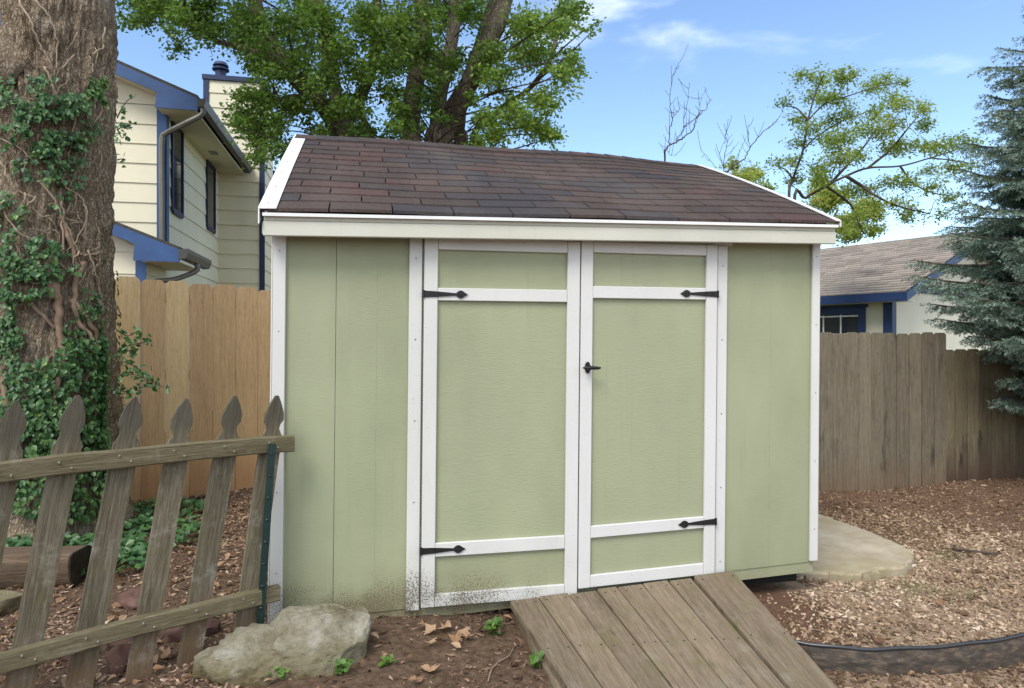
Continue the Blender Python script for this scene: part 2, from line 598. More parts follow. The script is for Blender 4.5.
# ground
k = NT('bare_soil', .97, .1)
v = k.coord()
x, y, z = k.sep(v)
n1 = k.noise(v, 1.7, 7, .65)
n2 = k.noise(v, 26, 9, .75)
soil = k.ramp(n2, [(.3, (.055, .034, .022)), (.5, (.118, .077, .051)), (.72, (.21, .148, .103))])
grav = k.ramp(n2, [(.3, (.16, .105, .07)), (.5, (.28, .20, .138)), (.72, (.40, .305, .22))])
redd = k.ramp(n2, [(.3, (.10, .058, .036)), (.7, (.21, .132, .088))])
right = k.mrange(k.math('ADD', x, k.math('MULTIPLY', n1, 1.0)), 1.6, 2.3)
c = k.mix(right, soil, grav)
bare = k.n('ShaderNodeVectorMath', operation='DISTANCE'); k.l(v, bare.inputs[0]); bare.inputs[1].default_value = (1.42, 3.75, 0)
c = k.mix(k.mrange(k.math('ADD', bare.outputs['Value'], k.math('MULTIPLY', n1, .4)),   .78, .5, 0, 1), c, k.ramp(n2, [(.3, (.085, .046, .030)), (.7, (.185, .108, .072))]))
far = k.math('MULTIPLY', right, k.mrange(k.math('ADD', y, k.math('MULTIPLY', n1, 2.2)), 5.4, 7.2))
c = k.mix(far, c, redd)
gr = k.mrange(y, 9, 12)
c = k.mix(gr, c, k.ramp(n2, [(.3, (.04, .07, .02)), (.7, (.09, .13, .035))]))
k.color(c); k.bump(n2, .8, .03); M['soil'] = k.m


# ------------------------------------------------------------------ ground
EDGE_PX = [(772, 636), (800, 643), (840, 648.5), (880, 650), (920, 648.5), (965, 645), (1000, 640), (1040, 633), (1110, 622), (1200, 606)]
EDGE = smooth_path([at(px, py, (CZ + .03) * F / (py - 344)) for px, py in EDGE_PX], 8)


def ground_z(x, y):
    x, y = np.asarray(x, float), np.asarray(y, float)
    g = .02 - .075 * sstep(-.6, 1.5, x)
    back = np.clip(y - 3.8, 0, 4) / 4
    g = g + back * (.10 * sstep(0, -2.4, x) - .07 * sstep(.5, 2.5, x) + .17 * sstep(3.4, 6.5, x))
    ey = np.interp(x, EDGE[:, 0], EDGE[:, 1], left=EDGE[0, 1] - .1, right=EDGE[-1, 1])
    low = sstep(ey + .075, ey + .02, y) * sstep(.55, 1.25, x)
    g = g + low * (-.112)
    P = np.stack([x * 1.3, y * 1.3, x * 0], -1).reshape(-1, 3)
    near = sstep(30, 12, np.hypot(x, y))
    g = g + near * ((fbm(P, 3).reshape(x.shape) - .44) * .09 + (fbm(P * 9, 3).reshape(x.shape) - .44) * .022)
    return g


def build_ground():
    xs = np.concatenate([-np.geomspace(420, 4.2, 18), np.arange(-4.1, 6.8, .035), np.geomspace(6.9, 420, 18)])
    ys = np.concatenate([-np.geomspace(420, 1.2, 14), np.arange(-1.0, 2.3, .3), np.arange(2.3, 8.4, .035), np.geomspace(8.5, 420, 18)])
    X, Y = np.meshgrid(xs, ys)
    Z = ground_z(X, Y)
    nx, ny = len(xs), len(ys)
    i = (np.arange(ny - 1)[:, None] * nx + np.arange(nx - 1)[None]).ravel()
    Q = np.stack([i, i + 1, i + nx + 1, i + nx], -1)
    mb = MB().add(np.stack([X, Y, Z], -1), Q)
    tag(mb.build('ground', M['soil'], smooth=True), 'brown soil yard around the green shed', 'ground', kind='structure')


build_ground()
TH = math.radians(12)
SL = np.array([-1.195, 3.4])
UC, US = math.cos(TH), math.sin(TH)


def shed_uv(x, y):
    dx, dy = x - SL[0], y - SL[1]
    return dx * UC + dy * US, -dx * US + dy * UC


# ------------------------------------------------------------------ the shed
def build_shed():
    root = thing('garden_shed', 'sage green garden shed with white trim, double doors and dark maroon shingle roof', 'shed', (SL[0], SL[1], 0), TH)
    D, W = 3.06, 3.064

    def lean(V):
        V = np.array(V, float)
        V[:, 0] += .010 * (V[:, 2] - 1.)
        return V
    base = lambda u: .045 + .037 * u
    top = lambda u: 2.0 + .012 * u
    # front siding in sheets with open seams
    mb = MB()
    for a, b in ((.02, .3015), (.304, .507), (.5075, 1.2), (1.201, 2.0), (2.001, 2.755), (2.7555, 3.05)):
        mb.prism([(a, .0, base(a)), (b, .0, base(b)), (b, .0, top(b)), (a, .0, top(a))], (0, .012, 0))
    mb.warp(lean).build('front_siding', M['green'], root)
    mb = MB()   # dark batten behind the seams
    mb = MB().box(.02, 3.05, .0125, .03, .18, 1.99)
    mb.warp(lean).build('sheathing', M['green'], root)
    mb = MB()
    for x0, x1 in ((0.0, .03), (W - .03, W)):
        mb.prism([(x0, .023, .06 + .037 * x0), (x0, D, .06 + .037 * x0), (x0, D, 2.0), (x0, D / 2, 2.78), (x0, .032, 2.0)], (x1 - x0, 0, 0))
    mb.box(.03, W - .03, D - .03, D, .1, 2.0)
    mb.warp(lean).build('side_siding', M['green'], root)
    # skirt board below
    mb = MB()
    mb.prism([(.02, .006, -.02), (3.05, .006, .095), (3.05, .006, base(3.05) - .002), (.02, .006, base(0) - .002)], (0, .03, 0))
    mb.warp(lean).build('skirt_board', M['green'], root)
    mb = MB()
    for y in (.10, 1.5, 2.9):
        mb.box(.05, 3.0, y, y + .09, .01, .13)
    mb.build('floor_joist', M['dark'], root)
    # corner boards and door casings
    mb = MB().box(0, .06, -.02, -.001, .045, 1.995); mb.box(-.010, -.001, -.012, .06, .045, 1.995)
    mb.warp(lean).build('corner_board', M['white'], root)
    mb = MB().box(3.014, 3.064, -.02, -.001, .165, 2.03); mb.box(3.0655, 3.072, -.012, .06, .165, 2.03)
    mb.warp(lean).build('corner_board', M['white'], root)
    for a, b, z0 in ((.668, .736, .062), (2.402, 2.466, .135)):
        o = MB().box(a, b, -.022, -.001, z0, 2.0, .004).warp(lean).build('door_casing', M['white'], root)
        sm = MB()
        for zz in np.arange(.2, 1.95, .42):
            sm.box((a + b) / 2 - .004, (a + b) / 2 + .004, -.0245, -.0215, zz, zz + .008, .002)
        tag(sm.warp(lean).build('screws', M['screw'], o), kind='stuff')
    sm = MB()
    for zz in np.arange(.3, 1.95, .40):
        sm.box(.025, .032, -.0225, -.0195, zz, zz + .007, .002)
        sm.box(3.036, 3.043, -.0225, -.0195, zz + .05, zz + .057, .002)
    tag(sm.warp(lean).build('screws', M['screw'], root), kind='stuff')
    mb = MB().box(.6, 2.5, -.016, -.001, 2.0, 2.03)
    mb.warp(lean).build('head_trim', M['white'], root)

    # doors
    def door(u0, u1, z0, rails, st, tilt, hinge_side, name):
        def fn(V):
            V = np.array(V, float)
            V[:, 2] += tilt * (V[:, 0] - u0) * np.clip(1 - V[:, 2] / 1.7, 0, 1)
            return lean(V)
        zt = rails[-1][1]
        p = MB().box(u0 + .012, u1 - .012, -.019, -.003, z0 + .01, zt - .004, .002)
        d = p.warp(fn).build('door', M['green'], root)
        fr = MB()
        fr.box(u0, u0 + st, -.040, -.0195, z0, zt, .003)
        fr.box(u1 - st, u1, -.040, -.0195, z0, zt, .003)
        for a, b in rails:
            fr.box(u0 + st + .001, u1 - st - .001, -.0385, -.0193, a, b, .003)
        fr.warp(fn).build('door_frame', M['white'], d)
        # weather strip on the hinge side: a serrated dark strip in the joint
        ws = MB()
        x = u0 - .0055 if hinge_side < 0 else u1 + .0015
        for zz in np.arange(z0 + .02, zt - .02, .014):
            ws.box(x, x + .005, -.030, -.019, zz, zz + .008, .001)
        ws.warp(fn).build('weather_strip', M['screw'], d)
        # strap hinges with spear ends
        for zc in ((rails[1][0] + rails[1][1]) / 2, (rails[2][0] + rails[2][1]) / 2):
            e = u0 - .002 if hinge_side < 0 else u1 + .002
            s_ = 1 if hinge_side < 0 else -1
            prof = [(0, .017), (.06, .0145), (.13, .009), (.167, .006), (.176, .015), (.188, .0205), (.20, .019), (.212, .010), (.229, .0)]
            L_ = [(e + s_ * q, -.0405, zc + h) for q, h in prof] + [(e + s_ * q, -.0405, zc - h) for q, h in prof[-2::-1]]
            hm = MB().prism(L_, (0, -.0045, 0))
            hm.tube([(e, -.043, zc - .02), (e, -.043, zc + .02)], .006, 8)
            for q in (.03, .09, .19):
                hm.lathe([(.005, 0), (.004, .002), (.001, .003)], 8)
                V = hm.V[-1]
                hm.V[-1] = np.stack([V[:, 0] + e + s_ * q, -.0445 - V[:, 2], V[:, 1] + zc], -1)
            hm.warp(fn).build('hinge', M['iron'], d)
        return d, fn
    dl, _ = door(.744, 1.582, .080, [(.080, .146), (.338, .409), (1.665, 1.731), (1.930, 1.994)], .070, .0, -1, 'l')
    dr, fnr = door(1.589, 2.393, .116, [(.116, .182), (.384, .449), (1.689, 1.755), (1.938, 1.999)], .067, .035, 1, 'r')
    # T handle
    h = MB()
    uc, zc = 1.628, 1.312
    a = np.arange(20) / 20 * 2 * PI
    h.prism([(uc + .016 * math.cos(t), -.0405, zc + .032 * math.sin(t)) for t in a], (0, -.006, 0))
    h.tube([(uc, -.046, zc), (uc, -.085, zc)], [.010, .009], 12)
    h.tube(smooth_path([(uc - .038, -.080, zc + .001), (uc - .02, -.088, zc), (uc + .01, -.09, zc), (uc + .045, -.084, zc - .002), (uc + .062, -.078, zc - .001)], 4),
           np.interp(np.linspace(0, 1, 17), [0, .15, .4, .8, 1], [.004, .008, .0115, .008, .004]), 10)
    h.warp(fnr).build('handle', M['iron'], dr)

    # eave: soffit, fascia, sub-fascia, drip edge
    fe = -.135
    sl = lambda V: np.stack([V[:, 0], V[:, 1], V[:, 2] + .0175 * V[:, 0]], -1)
    e0, e1 = -.024, 3.092
    MB().box(e0, e1, fe, fe + .022, 1.958, 2.030, .004).warp(sl).build('fascia', M['fascia'], root)
    MB().box(e0 + .003, e1 - .003, fe + .004, fe + .024, 2.031, 2.058, .003).warp(sl).build('sub_fascia', M['fascia'], root)
    MB().box(e0 + .004, e1 - .004, fe + .024, -.024, 2.006, 2.018, .002).warp(sl).build('soffit', M['fascia'], root)
    MB().prism([(e0, fe - .018, 2.066), (e0, fe + .03, 2.074), (e0, fe + .03, 2.066), (e0, fe - .010, 2.058), (e0, fe - .018, 2.050)], (e1 - e0, 0, 0)).warp(sl).build('drip_edge', M['flash'], root)
    # back fascia
    MB().box(e0, e1, D + .113, D + .135, 1.958, 2.05).build('fascia', M['fascia'], root)

    # roof shingles: courses of single tabs laid over each other
    ve, vr, ze, zr = fe - .004, D / 2, 2.074, 2.915
    run, rise = vr - ve, zr - ze
    Ls = math.hypot(run, rise)
    nc = 13
    ex = Ls / nc
    r0, r1 = -.030, 3.095

    def roof_warp(V):
        V = np.array(V, float)
        u, v = V[:, 0], V[:, 1]
        f = 1 - np.clip(np.abs(v - vr) / run, 0, 1)
        V[:, 2] += .0165 * u * (1 - f) + .006 * np.sin(u * 2.1 + 1) * f - .055 * f * f * sstep(2.2, 3.1, u) + .012 * np.sin(PI * f) * sstep(1.9, 3.1, u) + .004 * np.sin(u * 5 + v * 3)
        return V
    mb = MB()
    for side in (1, -1):
        for i in range(nc):
            off = (.1525 if i % 2 else 0) + random.uniform(-.02, .02)
            u = r0 - off
            while u < r1:
                a, b = max(u, r0) + .0035, min(u + .305, r1) - .0035
                u += .305
                if b - a < .01:
                    continue
                lift = random.uniform(0, .003)
                s0 = i * ex - .010
                s1 = min(s0 + ex + .05, Ls)
                t = random.random()
                n_ = 3
                P = []
                for (s_, h) in ((s0, .019 + lift), (s0, .004), (s1, .001), (s1, .006 + .004)):
                    for q in range(n_ + 1):
                        uu = a + (b - a) * q / n_
                        P.append((uu, ve + s_ * run / Ls if side > 0 else 2 * vr - ve - s_ * run / Ls, ze + s_ * rise / Ls + h))
                k_ = n_ + 1
                Q = []
                for r in range(4):
                    for q in range(n_):
                        A, B = r * k_ + q, ((r + 1) % 4) * k_ + q
                        Q.append([A, A + 1, B + 1, B] if side < 0 else [A, B, B + 1, A + 1])
                Q.append([0, k_, 2 * k_, 3 * k_]); Q.append([n_, 3 * k_ + n_, 2 * k_ + n_, k_ + n_])
                mb.add(P, np.array(Q), t)
    # ridge caps
    u = r0
    while u < r1:
        b = min(u + .30, r1)
        for side in (1, -1):
            P = [(u, vr, zr + .022), (b, vr, zr + .015), (b, vr - side * .13, zr - .13 * rise / run + .016), (u, vr - side * .13, zr - .13 * rise / run + .024)]
            nn = np.array([0, 0, .006])
            mb.prism(P, nn, random.random())
        u += .145
    mb.warp(roof_warp)
    mb.build('roof', M['shingle'], root)
    # deck under the shingles
    MB().prism([(r0 + .02, ve + .03, ze - .004), (r0 + .02, vr, zr - .004), (r0 + .02, 2 * vr - ve - .03, ze - .004), (r0 + .02, 2 * vr - ve - .03, ze - .02), (r0 + .02, vr, zr - .035), (r0 + .02, ve + .03, ze - .018)],
               (r1 - r0 - .04, 0, 0)).warp(roof_warp).build('roof_deck', M['dark'], root)
    # rake flashing (front slope and back slope)
    for ua, ub, wout in ((-.043, .040, -1), (3.075, 3.108, 1)):
        mb, sm = MB(), MB()
        for side in (1, -1):
            g = lambda s_, h: (ve + s_ * run / Ls if side > 0 else 2 * vr - ve - s_ * run / Ls, ze + s_ * rise / Ls + h)
            n_ = 10
            for q in range(n_):
                s0, s1 = -.02 + (Ls + .02) * q / n_, -.02 + (Ls + .02) * (q + 1) / n_
                for x0, x1, h0, h1 in ((ua, ub, .021, .026), ((ua, ua + .006, -.05, .0205) if wout < 0 else (ub - .006, ub, -.012, .0205))):
                    y0, za = g(s0, 0); y1, zb = g(s1, 0)
                    mb.prism([(x0, y0, za + h0), (x0, y1, zb + h0), (x0, y1, zb + h1), (x0, y0, za + h1)], (x1 - x0, 0, 0))
            if wout < 0:
                for s_ in np.arange(.05, Ls, .3):
                    y, z = g(s_, .0285)
                    sm.box(-.008, .0, y - .004, y + .004, z - .004, z + .002, .001)
            y0, za = g(.0, 0); y1, zb = g(Ls, 0)
            xx = ua + .012 if wout < 0 else ub - .030
            mb2 = MB().prism([(xx, y0 + .03 * side, za - .05), (xx, y1, zb - .05), (xx, y1, zb - .16), (xx, y0 + .03 * side, za - .10)], (.018, 0, 0))
            mb2.warp(roof_warp).build('rake_board', M['fascia'], root)
        o = mb.warp(roof_warp).build('rake_flashing', M['flash'], root)
        if sm.n:
            tag(sm.warp(roof_warp).build('screws', M['screw'], o), kind='stuff')
    return root


build_shed()


# ------------------------------------------------------------------ ramp
def build_ramp():
    root = thing('wooden_ramp', 'weathered grey plank ramp rising to the double doors of the shed', 'ramp', (SL[0], SL[1], 0), TH)
    # corners in shed coordinates: (u, v, z)
    u0, u1 = 1.197, 2.495
    zl0, zl1, zr0, zr1 = .088, .035, .150, -.110
    v0, v1 = -.045, -1.02
    bounds = [0, .122, .25, .372, .463, .577, .695, .802, 1.0]

    def z_at(f, s):
        return (zl0 + (zr0 - zl0) * f) + ((zl1 - zl0) + ((zr1 - zr0) - (zl1 - zl0)) * f) * s
    deck = MB()
    nails = MB()
    edge = MB()
    for i in range(8):
        a, b = bounds[i], bounds[i + 1]
        gap = .003 if i < 7 else .012
        ua, ub = u0 + (u1 - u0) * a + gap, u0 + (u1 - u0) * b - .003
        vs = v0 - random.uniform(0, .012)
        ve_ = v1 - random.uniform(0, .03)
        lift = random.uniform(-.003, .003) + (.012 if i == 7 else 0)

        def fn(V):
            V = np.array(V, float)
            f = (V[:, 0] - u0) / (u1 - u0)
            s = (V[:, 1] - v0) / (v1 - v0)
            V[:, 0] += s * (.075 * (1 - f) + .005 * f)
            V[:, 2] += z_at(f, s) + lift
            return V
        n = 8
        dst = edge if i == 7 else deck
        ys = np.linspace(vs, ve_, n + 1)
        c = .006
        prof = [(ua + c, 0), (ub - c, 0), (ub, -c), (ub, -.036), (ua, -.036), (ua, -c)]
        V = np.array([(x, y, z) for y in ys for x, z in prof])
        m = len(prof)
        ii = (np.arange(n)[:, None] * m)
        jj = np.arange(m)[None]
        Q = np.stack([ii + jj, ii + (jj + 1) % m, ii + m + (jj + 1) % m, ii + m + jj], -1).reshape(-1, 4)
        t = random.random()
        dst.add(fn(V), [Q, np.arange(m)[::-1], np.arange(m) + n * m], t)
        for yy in (vs - .045, vs - .52):
            for xx in (ua + .028, ub - .028):
                b_ = MB().box(xx - .0045, xx + .0045, yy - .0045, yy + .0045, -.001, .0012, .001)
                nails.add(fn(b_.V[0]), [f for f, t_ in b_.F], .5)
    dk_ = deck.build('deck', M['ramp'], root)
    tag(nails.build('nails', M['iron'], dk_), kind='stuff')
    edge.build('edge_plank', M['ramp'], root)
    for uu in (u0 + .03, (u0 + u1) / 2, u1 - .08):
        f = (uu - u0) / (u1 - u0)
        mb = MB()
        mb.prism([(uu, v0 - .02, z_at(f, 0) - .042), (uu, v1 + .02, z_at(f, 1) - .042), (uu, v1 + .02, z_at(f, 1) - .11), (uu, v0 - .02, z_at(f, 0) - .13)], (.038, 0, 0))
        mb.build('stringer', M['ramp'], root)


build_ramp()


# ------------------------------------------------------------------ picket fence
def build_picket():
    A = np.array([-1.94, 2.59]); d = np.array([.765, .644])
    ang = math.atan2(d[1], d[0])
    root = thing('picket_fence', 'weathered grey picket fence with pointed heads leaning beside the shed corner', 'fence', (A[0], A[1], 0), ang)
    # local x along the fence, y away from the camera
    for i, t in enumerate([-.40, -.195, .012, .206, .415, .622, .832, 1.035]):
        hgt = 1.222 - .03 * (t > .5) + random.uniform(-.012, .012)
        w = .049
        prof = [(-w, -.12), (w, -.12), (w, hgt - .195), (w * .80, hgt - .178), (w * .60, hgt - .160), (w * .64, hgt - .140), (w * .92, hgt - .118), (w * .86, hgt - .085), (w * .52, hgt - .035), (w * .10, hgt),
                (-w * .10, hgt), (-w * .52, hgt - .035), (-w * .86, hgt - .085), (-w * .92, hgt - .118), (-w * .64, hgt - .140), (-w * .60, hgt - .160), (-w * .80, hgt - .178), (-w, hgt - .195)]
        # the two pickets by the camera have lost their notches to rot
        if i < 4:
            prof = [(x if abs(x) > w * .99 else (math.copysign(max(abs(x), w * (.72 if hgt - z > .1 else 0)), x)), z) for x, z in prof]
        lean = .165 + random.uniform(-.012, .012) - .03 * (i == 7)
        P = []
        for x, z in prof:
            P.append((t + x + lean * (z - .97) + random.uniform(-.0025, .0025), 0.0, z))
        mb = MB().prism(P, (0, .019, 0), random.random())
        mb.build('picket', M['picket'], root)
    for z0, z1, h, x1, name in ((.955, .968, .078, 1.135, 'rail'), (.235, .262, .074, 1.065, 'rail')):
        n = 14
        xs = np.linspace(-1.0, x1, n + 1)
        c = .006
        prof = [(-.038, -h / 2 + c), (-.038 + c, -h / 2), (-.003, -h / 2), (-.002, h / 2), (-.038 + c, h / 2), (-.038, h / 2 - c)]
        V = []
        for x in xs:
            zc = z0 + (z1 - z0) * (x / 1.1) + .006 * math.sin(x * 4)
            j = random.uniform(-.003, .003)
            V += [(x, y + j * .5, zc + z + j) for y, z in prof]
        m = len(prof)
        ii = np.arange(n)[:, None] * m; jj = np.arange(m)[None]
        Q = np.stack([ii + jj, ii + m + jj, ii + m + (jj + 1) % m, ii + (jj + 1) % m], -1).reshape(-1, 4)
        ro = MB().add(V, [Q, np.arange(m), np.arange(m)[::-1] + n * m], random.random()).build('rail', M['rail'], root)
        nl = MB()
        for t in [-.40, -.195, .012, .206, .415, .622, .832, 1.035]:
            for dx_, dz_ in ((-.022, .014), (.02, -.013)):
                xx = t + dx_ + .165 * (z0 - .97); zz_ = z0 + (z1 - z0) * xx / 1.1 + .006 * math.sin(xx * 4) + dz_
                nl.box(xx - .004, xx + .004, -.044, -.036, zz_ - .004, zz_ + .004, .0015)
        tag(nl.build('nails', M['screw'], ro), kind='stuff')


build_picket()
# steel T post driven in front of the fence
tp = thing('fence_post', 'dark green steel fence post strapped upright against the end of the picket fence', 'post', (-1.19, 3.16, 0))
b0 = np.array([-1.19, 3.19, -.05]) - np.array([-1.19, 3.16, 0]); b1 = at(272, 444, 3.19) - np.array([-1.19, 3.16, 0])
b0 = at(259, 640, 3.19) - np.array([-1.19, 3.16, 0])
dv = b1 - b0
mb = MB()
w = .017
mb.prism([b0 + (-w, -.0, 0), b0 + (w, -.0, 0), b0 + (w, .006, 0), b0 + (-w, .006, 0)], dv)
mb.prism([b0 + (-.004, .0062, 0), b0 + (.004, .0062, 0), b0 + (.004, .028, 0), b0 + (-.004, .028, 0)], dv)
mb.build('flange', M['tpost'], tp)
mb = MB()
for q in np.linspace(.05, .95, 9):
    p = b0 + dv * q
    mb.box(p[0] - .007, p[0] + .007, p[1] - .006, p[1] - .0002, p[2] - .005, p[2] + .005, .002)
tag(mb.build('studs', M['tpost'], tp), kind='stuff')


# ------------------------------------------------------------------ board fences
def board_fence(name, label, A, B, zt, bw, mat, notch=.018, gap=.003, rails=True, skip=0):
    """A, B: (x, y) ends; zt(f): top height; boards face -y side"""
    A, B = np.array(A), np.array(B)
    L = np.linalg.norm(B - A)
    ang = math.atan2(*(B - A)[::-1])
    root = thing(name, label, 'fence', (A[0], A[1], 0), ang)
    mb = MB()
    n = round(L / bw)
    bw = L / n
    for i in range(n):
        x0, x1 = i * bw + gap / 2, (i + 1) * bw - gap / 2
        f = (i + .5) / n
        q = A + (B - A) * f
        zb = float(ground_z(np.array([q[0]]), np.array([q[1]]))[0]) - .04
        z = zt(f) + random.uniform(-.012, .012)
        c = notch
        yo = random.uniform(-.004, .004)
        tw = random.uniform(-.003, .003)
        P = [(x0, yo - tw, zb), (x1, yo + tw, zb), (x1 + random.uniform(-.002, .002), yo + tw, z - c), (x1 - c, yo + tw, z), (x0 + c, yo - tw, z), (x0 + random.uniform(-.002, .002), yo - tw, z - c)]
        mb.prism(P, (0, .018, 0), random.random())
    mb.build('board_panel', mat, root)
    if rails:
        for fr in (.2, .55, .88):
            z0, z1 = zt(0) * fr, zt(1) * fr
            MB().prism([(0, .026, z0), (L, .026, z1), (L, .026, z1 + .085), (0, .026, z0 + .085)], (0, .038, 0)).build('rail', mat, root)
        for xx in np.arange(.3, L, 2.3):
            MB().box(xx, xx + .09, .066, .155, -.1, zt(xx / L) - .15).build('post', mat, root)
    return root


board_fence('wood_fence', 'new honey coloured cedar privacy fence between the ivy tree and the shed', (-4.55, 5.15), (-.2, 7.6),
            lambda f: float(np.interp(-4.55 + 4.35 * f, [-4.55, -3.35, -2.28, -.2], [.72 + CZ, .585 + CZ, .51 + CZ, .40 + CZ])), .190, M['cedar'], .03, .004)
board_fence('wood_fence', 'taller section of the old grey board fence right behind the shed', (1.6, 7.15), (4.66, 7.32), lambda f: 1.555, .140, M['oldfence'], .022, .005)
board_fence('wood_fence', 'lower stained section of the old grey board fence under the spruce', (4.63, 7.34), (8.5, 7.62), lambda f: 1.385 + .0 * f, .140, M['stainfence'], .022, .005)


# ------------------------------------------------------------------ siding house
def lap_wall(mb, p0, p1, z0, z1, exp=.30, out=None, thick=.022):
    """horizontal lap siding between plan points p0->p1 (outer face on the right hand of the direction)"""
    p0, p1 = np.array(p0, float), np.array(p1, float)
    d = (p1 - p0) / np.linalg.norm(p1 - p0)
    n = np.array([d[1], -d[0]])
    z = z0
    while z < z1 - .01:
        zt_ = min(z + exp, z1)
        a, b = p0 + n * thick, p1 + n * thick
        a2, b2 = p0 + n * .004, p1 + n * .004
        mb.add([(*a, z), (*b, z), (*b2, zt_), (*a2, zt_), (*p0, z), (*p1, z)], np.array([[0, 1, 2, 3], [4, 5, 1, 0]]))
        z += exp


def house_left():
    r = math.radians(11.5)
    C = at(165, 300, 10.5)
    root = thing('siding_house', 'two storey cream lap sided house with blue trim behind the cedar fence', 'house', (C[0], C[1], 0), r)
    W = 9.0     # gable width to the left
    S = .40     # roof slope
    ez = 5.19   # wall plate at the right wall
    wall = MB()
    # body core
    wall.prism([(-W, .0, 0), (0, .0, 0), (0, .0, ez), (-W / 2, .0, ez + S * W / 2), (-W, .0, ez)], (0, 9, 0))
    lap_wall(wall, (-W, 0), (0, 0), 0, ez)
    z = ez - .01
    # gable lap courses
    zz = math.floor(ez / .3) * .3 + .3
    lap_wall(wall, (-W, 0), (-.02, 0), zz - .3, zz)
    while zz < ez + S * W / 2:
        ins = max((zz - ez) / S, 0) + .3 / S * .0
        x0, x1 = -W + ins, -ins
        ins2 = (zz + .3 - ez) / S
        if x1 - x0 < .2: break
        wall.add([(x0, -.022, zz), (x1, -.022, zz), (-min(ins2, W / 2), -.004, zz + .3), (-W + min(ins2, W / 2), -.004, zz + .3), (x0, 0, zz), (x1, 0, zz)], np.array([[0, 1, 2, 3], [4, 5, 1, 0]]))
        zz += .3
    lap_wall(wall, (0, 0), (0, 9), 0, ez)
    wall.build('wall', M['cream'], root)
    # corner board
    MB().box(-.11, .027, -.030, -.024, 0, ez).build('corner_board', M['blue'], root)
    MB().box(.022, .034, -.030, .10, 0, ez).build('corner_board', M['blue'], root)
    # roof planes
    oh = .56
    ro = MB()
    zr = ez + S * W / 2 + .16
    th = .13
    for sgn in (1, -1):
        xe = oh if sgn > 0 else -W - oh
        xm = -W / 2
        ze = ez + .16 - S * oh
        ro.prism([(xe, -.38, ze), (xm, -.38, zr), (xm, -.38, zr + .045), (xe, -.38, ze + .045)], (0, 9.6, 0))
    roof = ro.build('roof', M['darkroof'], root)
    # rake fascia boards (front)
    fa = MB()
    ze = ez + .16 - S * oh
    fa.prism([(oh, -.385, ze - .17), (-W / 2, -.385, zr - .22), (-W / 2, -.385, zr - .003), (oh, -.385, ze - .003)], (0, .03, 0))
    # boxed return at the bottom of the rake
    fa.prism([(oh, -.39, ze - .19), (oh, -.39, ze - .02), (.0, -.39, ze + .20), (-.03, -.39, ze - .18)], (0, .025, 0))
    fa.build('rake_fascia', M['blue'], root)
    so = MB()
    so.prism([(-.02, -.36, ze - .17), (oh - .03, -.36, ze - .19), (oh - .03, -.36, ze - .17), (-.02, -.36, ze - .15)], (0, 9.3, 0))
    so.prism([(-.05, -.35, ez + .02), (-W / 2, -.35, zr - .18), (-W / 2, -.35, zr - .16), (-.05, -.35, ez + .04)], (0, .33, 0))
    so.build('soffit', M['soffit'], root)
    MB().box(.2, .34, 1.9, 2.1, ze - .20, ze - .188).build('soffit_vent', M['blind'], root)
    # gutter
    g = MB()
    prof = [(oh, ze - .02), (oh + .12, ze - .01), (oh + .125, ze - .05), (oh + .09, ze - .13), (oh, ze - .14)]
    g.prism([(x, -.42, z) for x, z in prof], (0, 4.15, 0))
    g.build('gutter', M['gutter'], root)
    dn = MB().tube(smooth_path([(oh + .06, -.36, ze - .13), (oh + .05, -.36, ze - .24), (.34, -.30, ze - .38), (.06, -.13, ze - .48), (-.02, -.09, ze - .62), (-.02, -.09, 3.6), (-.02, -.09, 3.0)], 5), .042, 8)
    dn.build('downspout', M['downspout'], root)
    # windows in the right wall
    for v0, v1, z0, z1 in ((.30, .84, 3.60, 4.93), (2.60, 3.2, 3.72, 4.90)):
        fr = MB()
        fr.box(.024, .05, v0 - .05, v0, z0 - .06, z1 + .06); fr.box(.024, .05, v1, v1 + .05, z0 - .06, z1 + .06)
        fr.box(.024, .052, v0 + .001, v1 - .001, z0 - .09, z0); fr.box(.024, .052, v0 + .001, v1 - .001, z1, z1 + .06)
        w_ = fr.build('window', M['navy'], root)
        MB().box(.023, .030, v0, v1, z0, z1, .001).build('pane', M['glass'], w_)
    # chimney chase
    ch = MB()
    c0, c1, cv0, cv1, ct = -.24, .90, 3.62, 4.9, 6.86
    ch.prism([(c0, cv0, 0), (c1, cv0, 0), (c1, cv1, 0), (c0, cv1, 0)], (0, 0, ct))
    lap_wall(ch, (c0, cv0), (c1, cv0), 0, ct)
    lap_wall(ch, (c1, cv0), (c1, cv1), 0, ct)
    co = ch.build('chimney', M['cream'], root)
    tr = MB()
    tr.box(c0 - .03, c0 + .08, cv0 - .034, cv0 - .024, 4.5, ct); tr.box(c1 - .08, c1 + .03, cv0 - .034, cv0 - .024, 0, ct)
    tr.box(c0 - .05, c1 + .05, cv0 - .05, cv1 + .05, ct + .001, ct + .10)
    tr.build('corner_board', M['navy'], co)
    fl = MB().lathe([(.13, 0), (.13, .10), (.11, .11), (.11, .24), (.17, .26), (.17, .29), (.11, .31), (.11, .33), (.16, .35), (.12, .42), (.0, .44)], 20, (-.02, cv0 + .4, ct + .10))
    fl.build('flue', M['navy'], co)
    # far wing behind the chimney
    wg = MB()
    wg.prism([(.0, 5.6, 0), (4.5, 5.6, 0), (4.5, 9, 0), (.0, 9, 0)], (0, 0, 4.75))
    lap_wall(wg, (0., 5.6), (4.5, 5.6), 0, 4.75)
    wg.build('wing_wall', M['cream'], root)
    MB().prism([(.2, 5.1, 5.45), (4.8, 5.1, 4.3), (4.8, 5.1, 4.44), (.2, 5.1, 5.60)], (0, 4, 0)).build('wing_roof', M['navy'], root)
    # lower front block with its own small gable
    lo = MB()
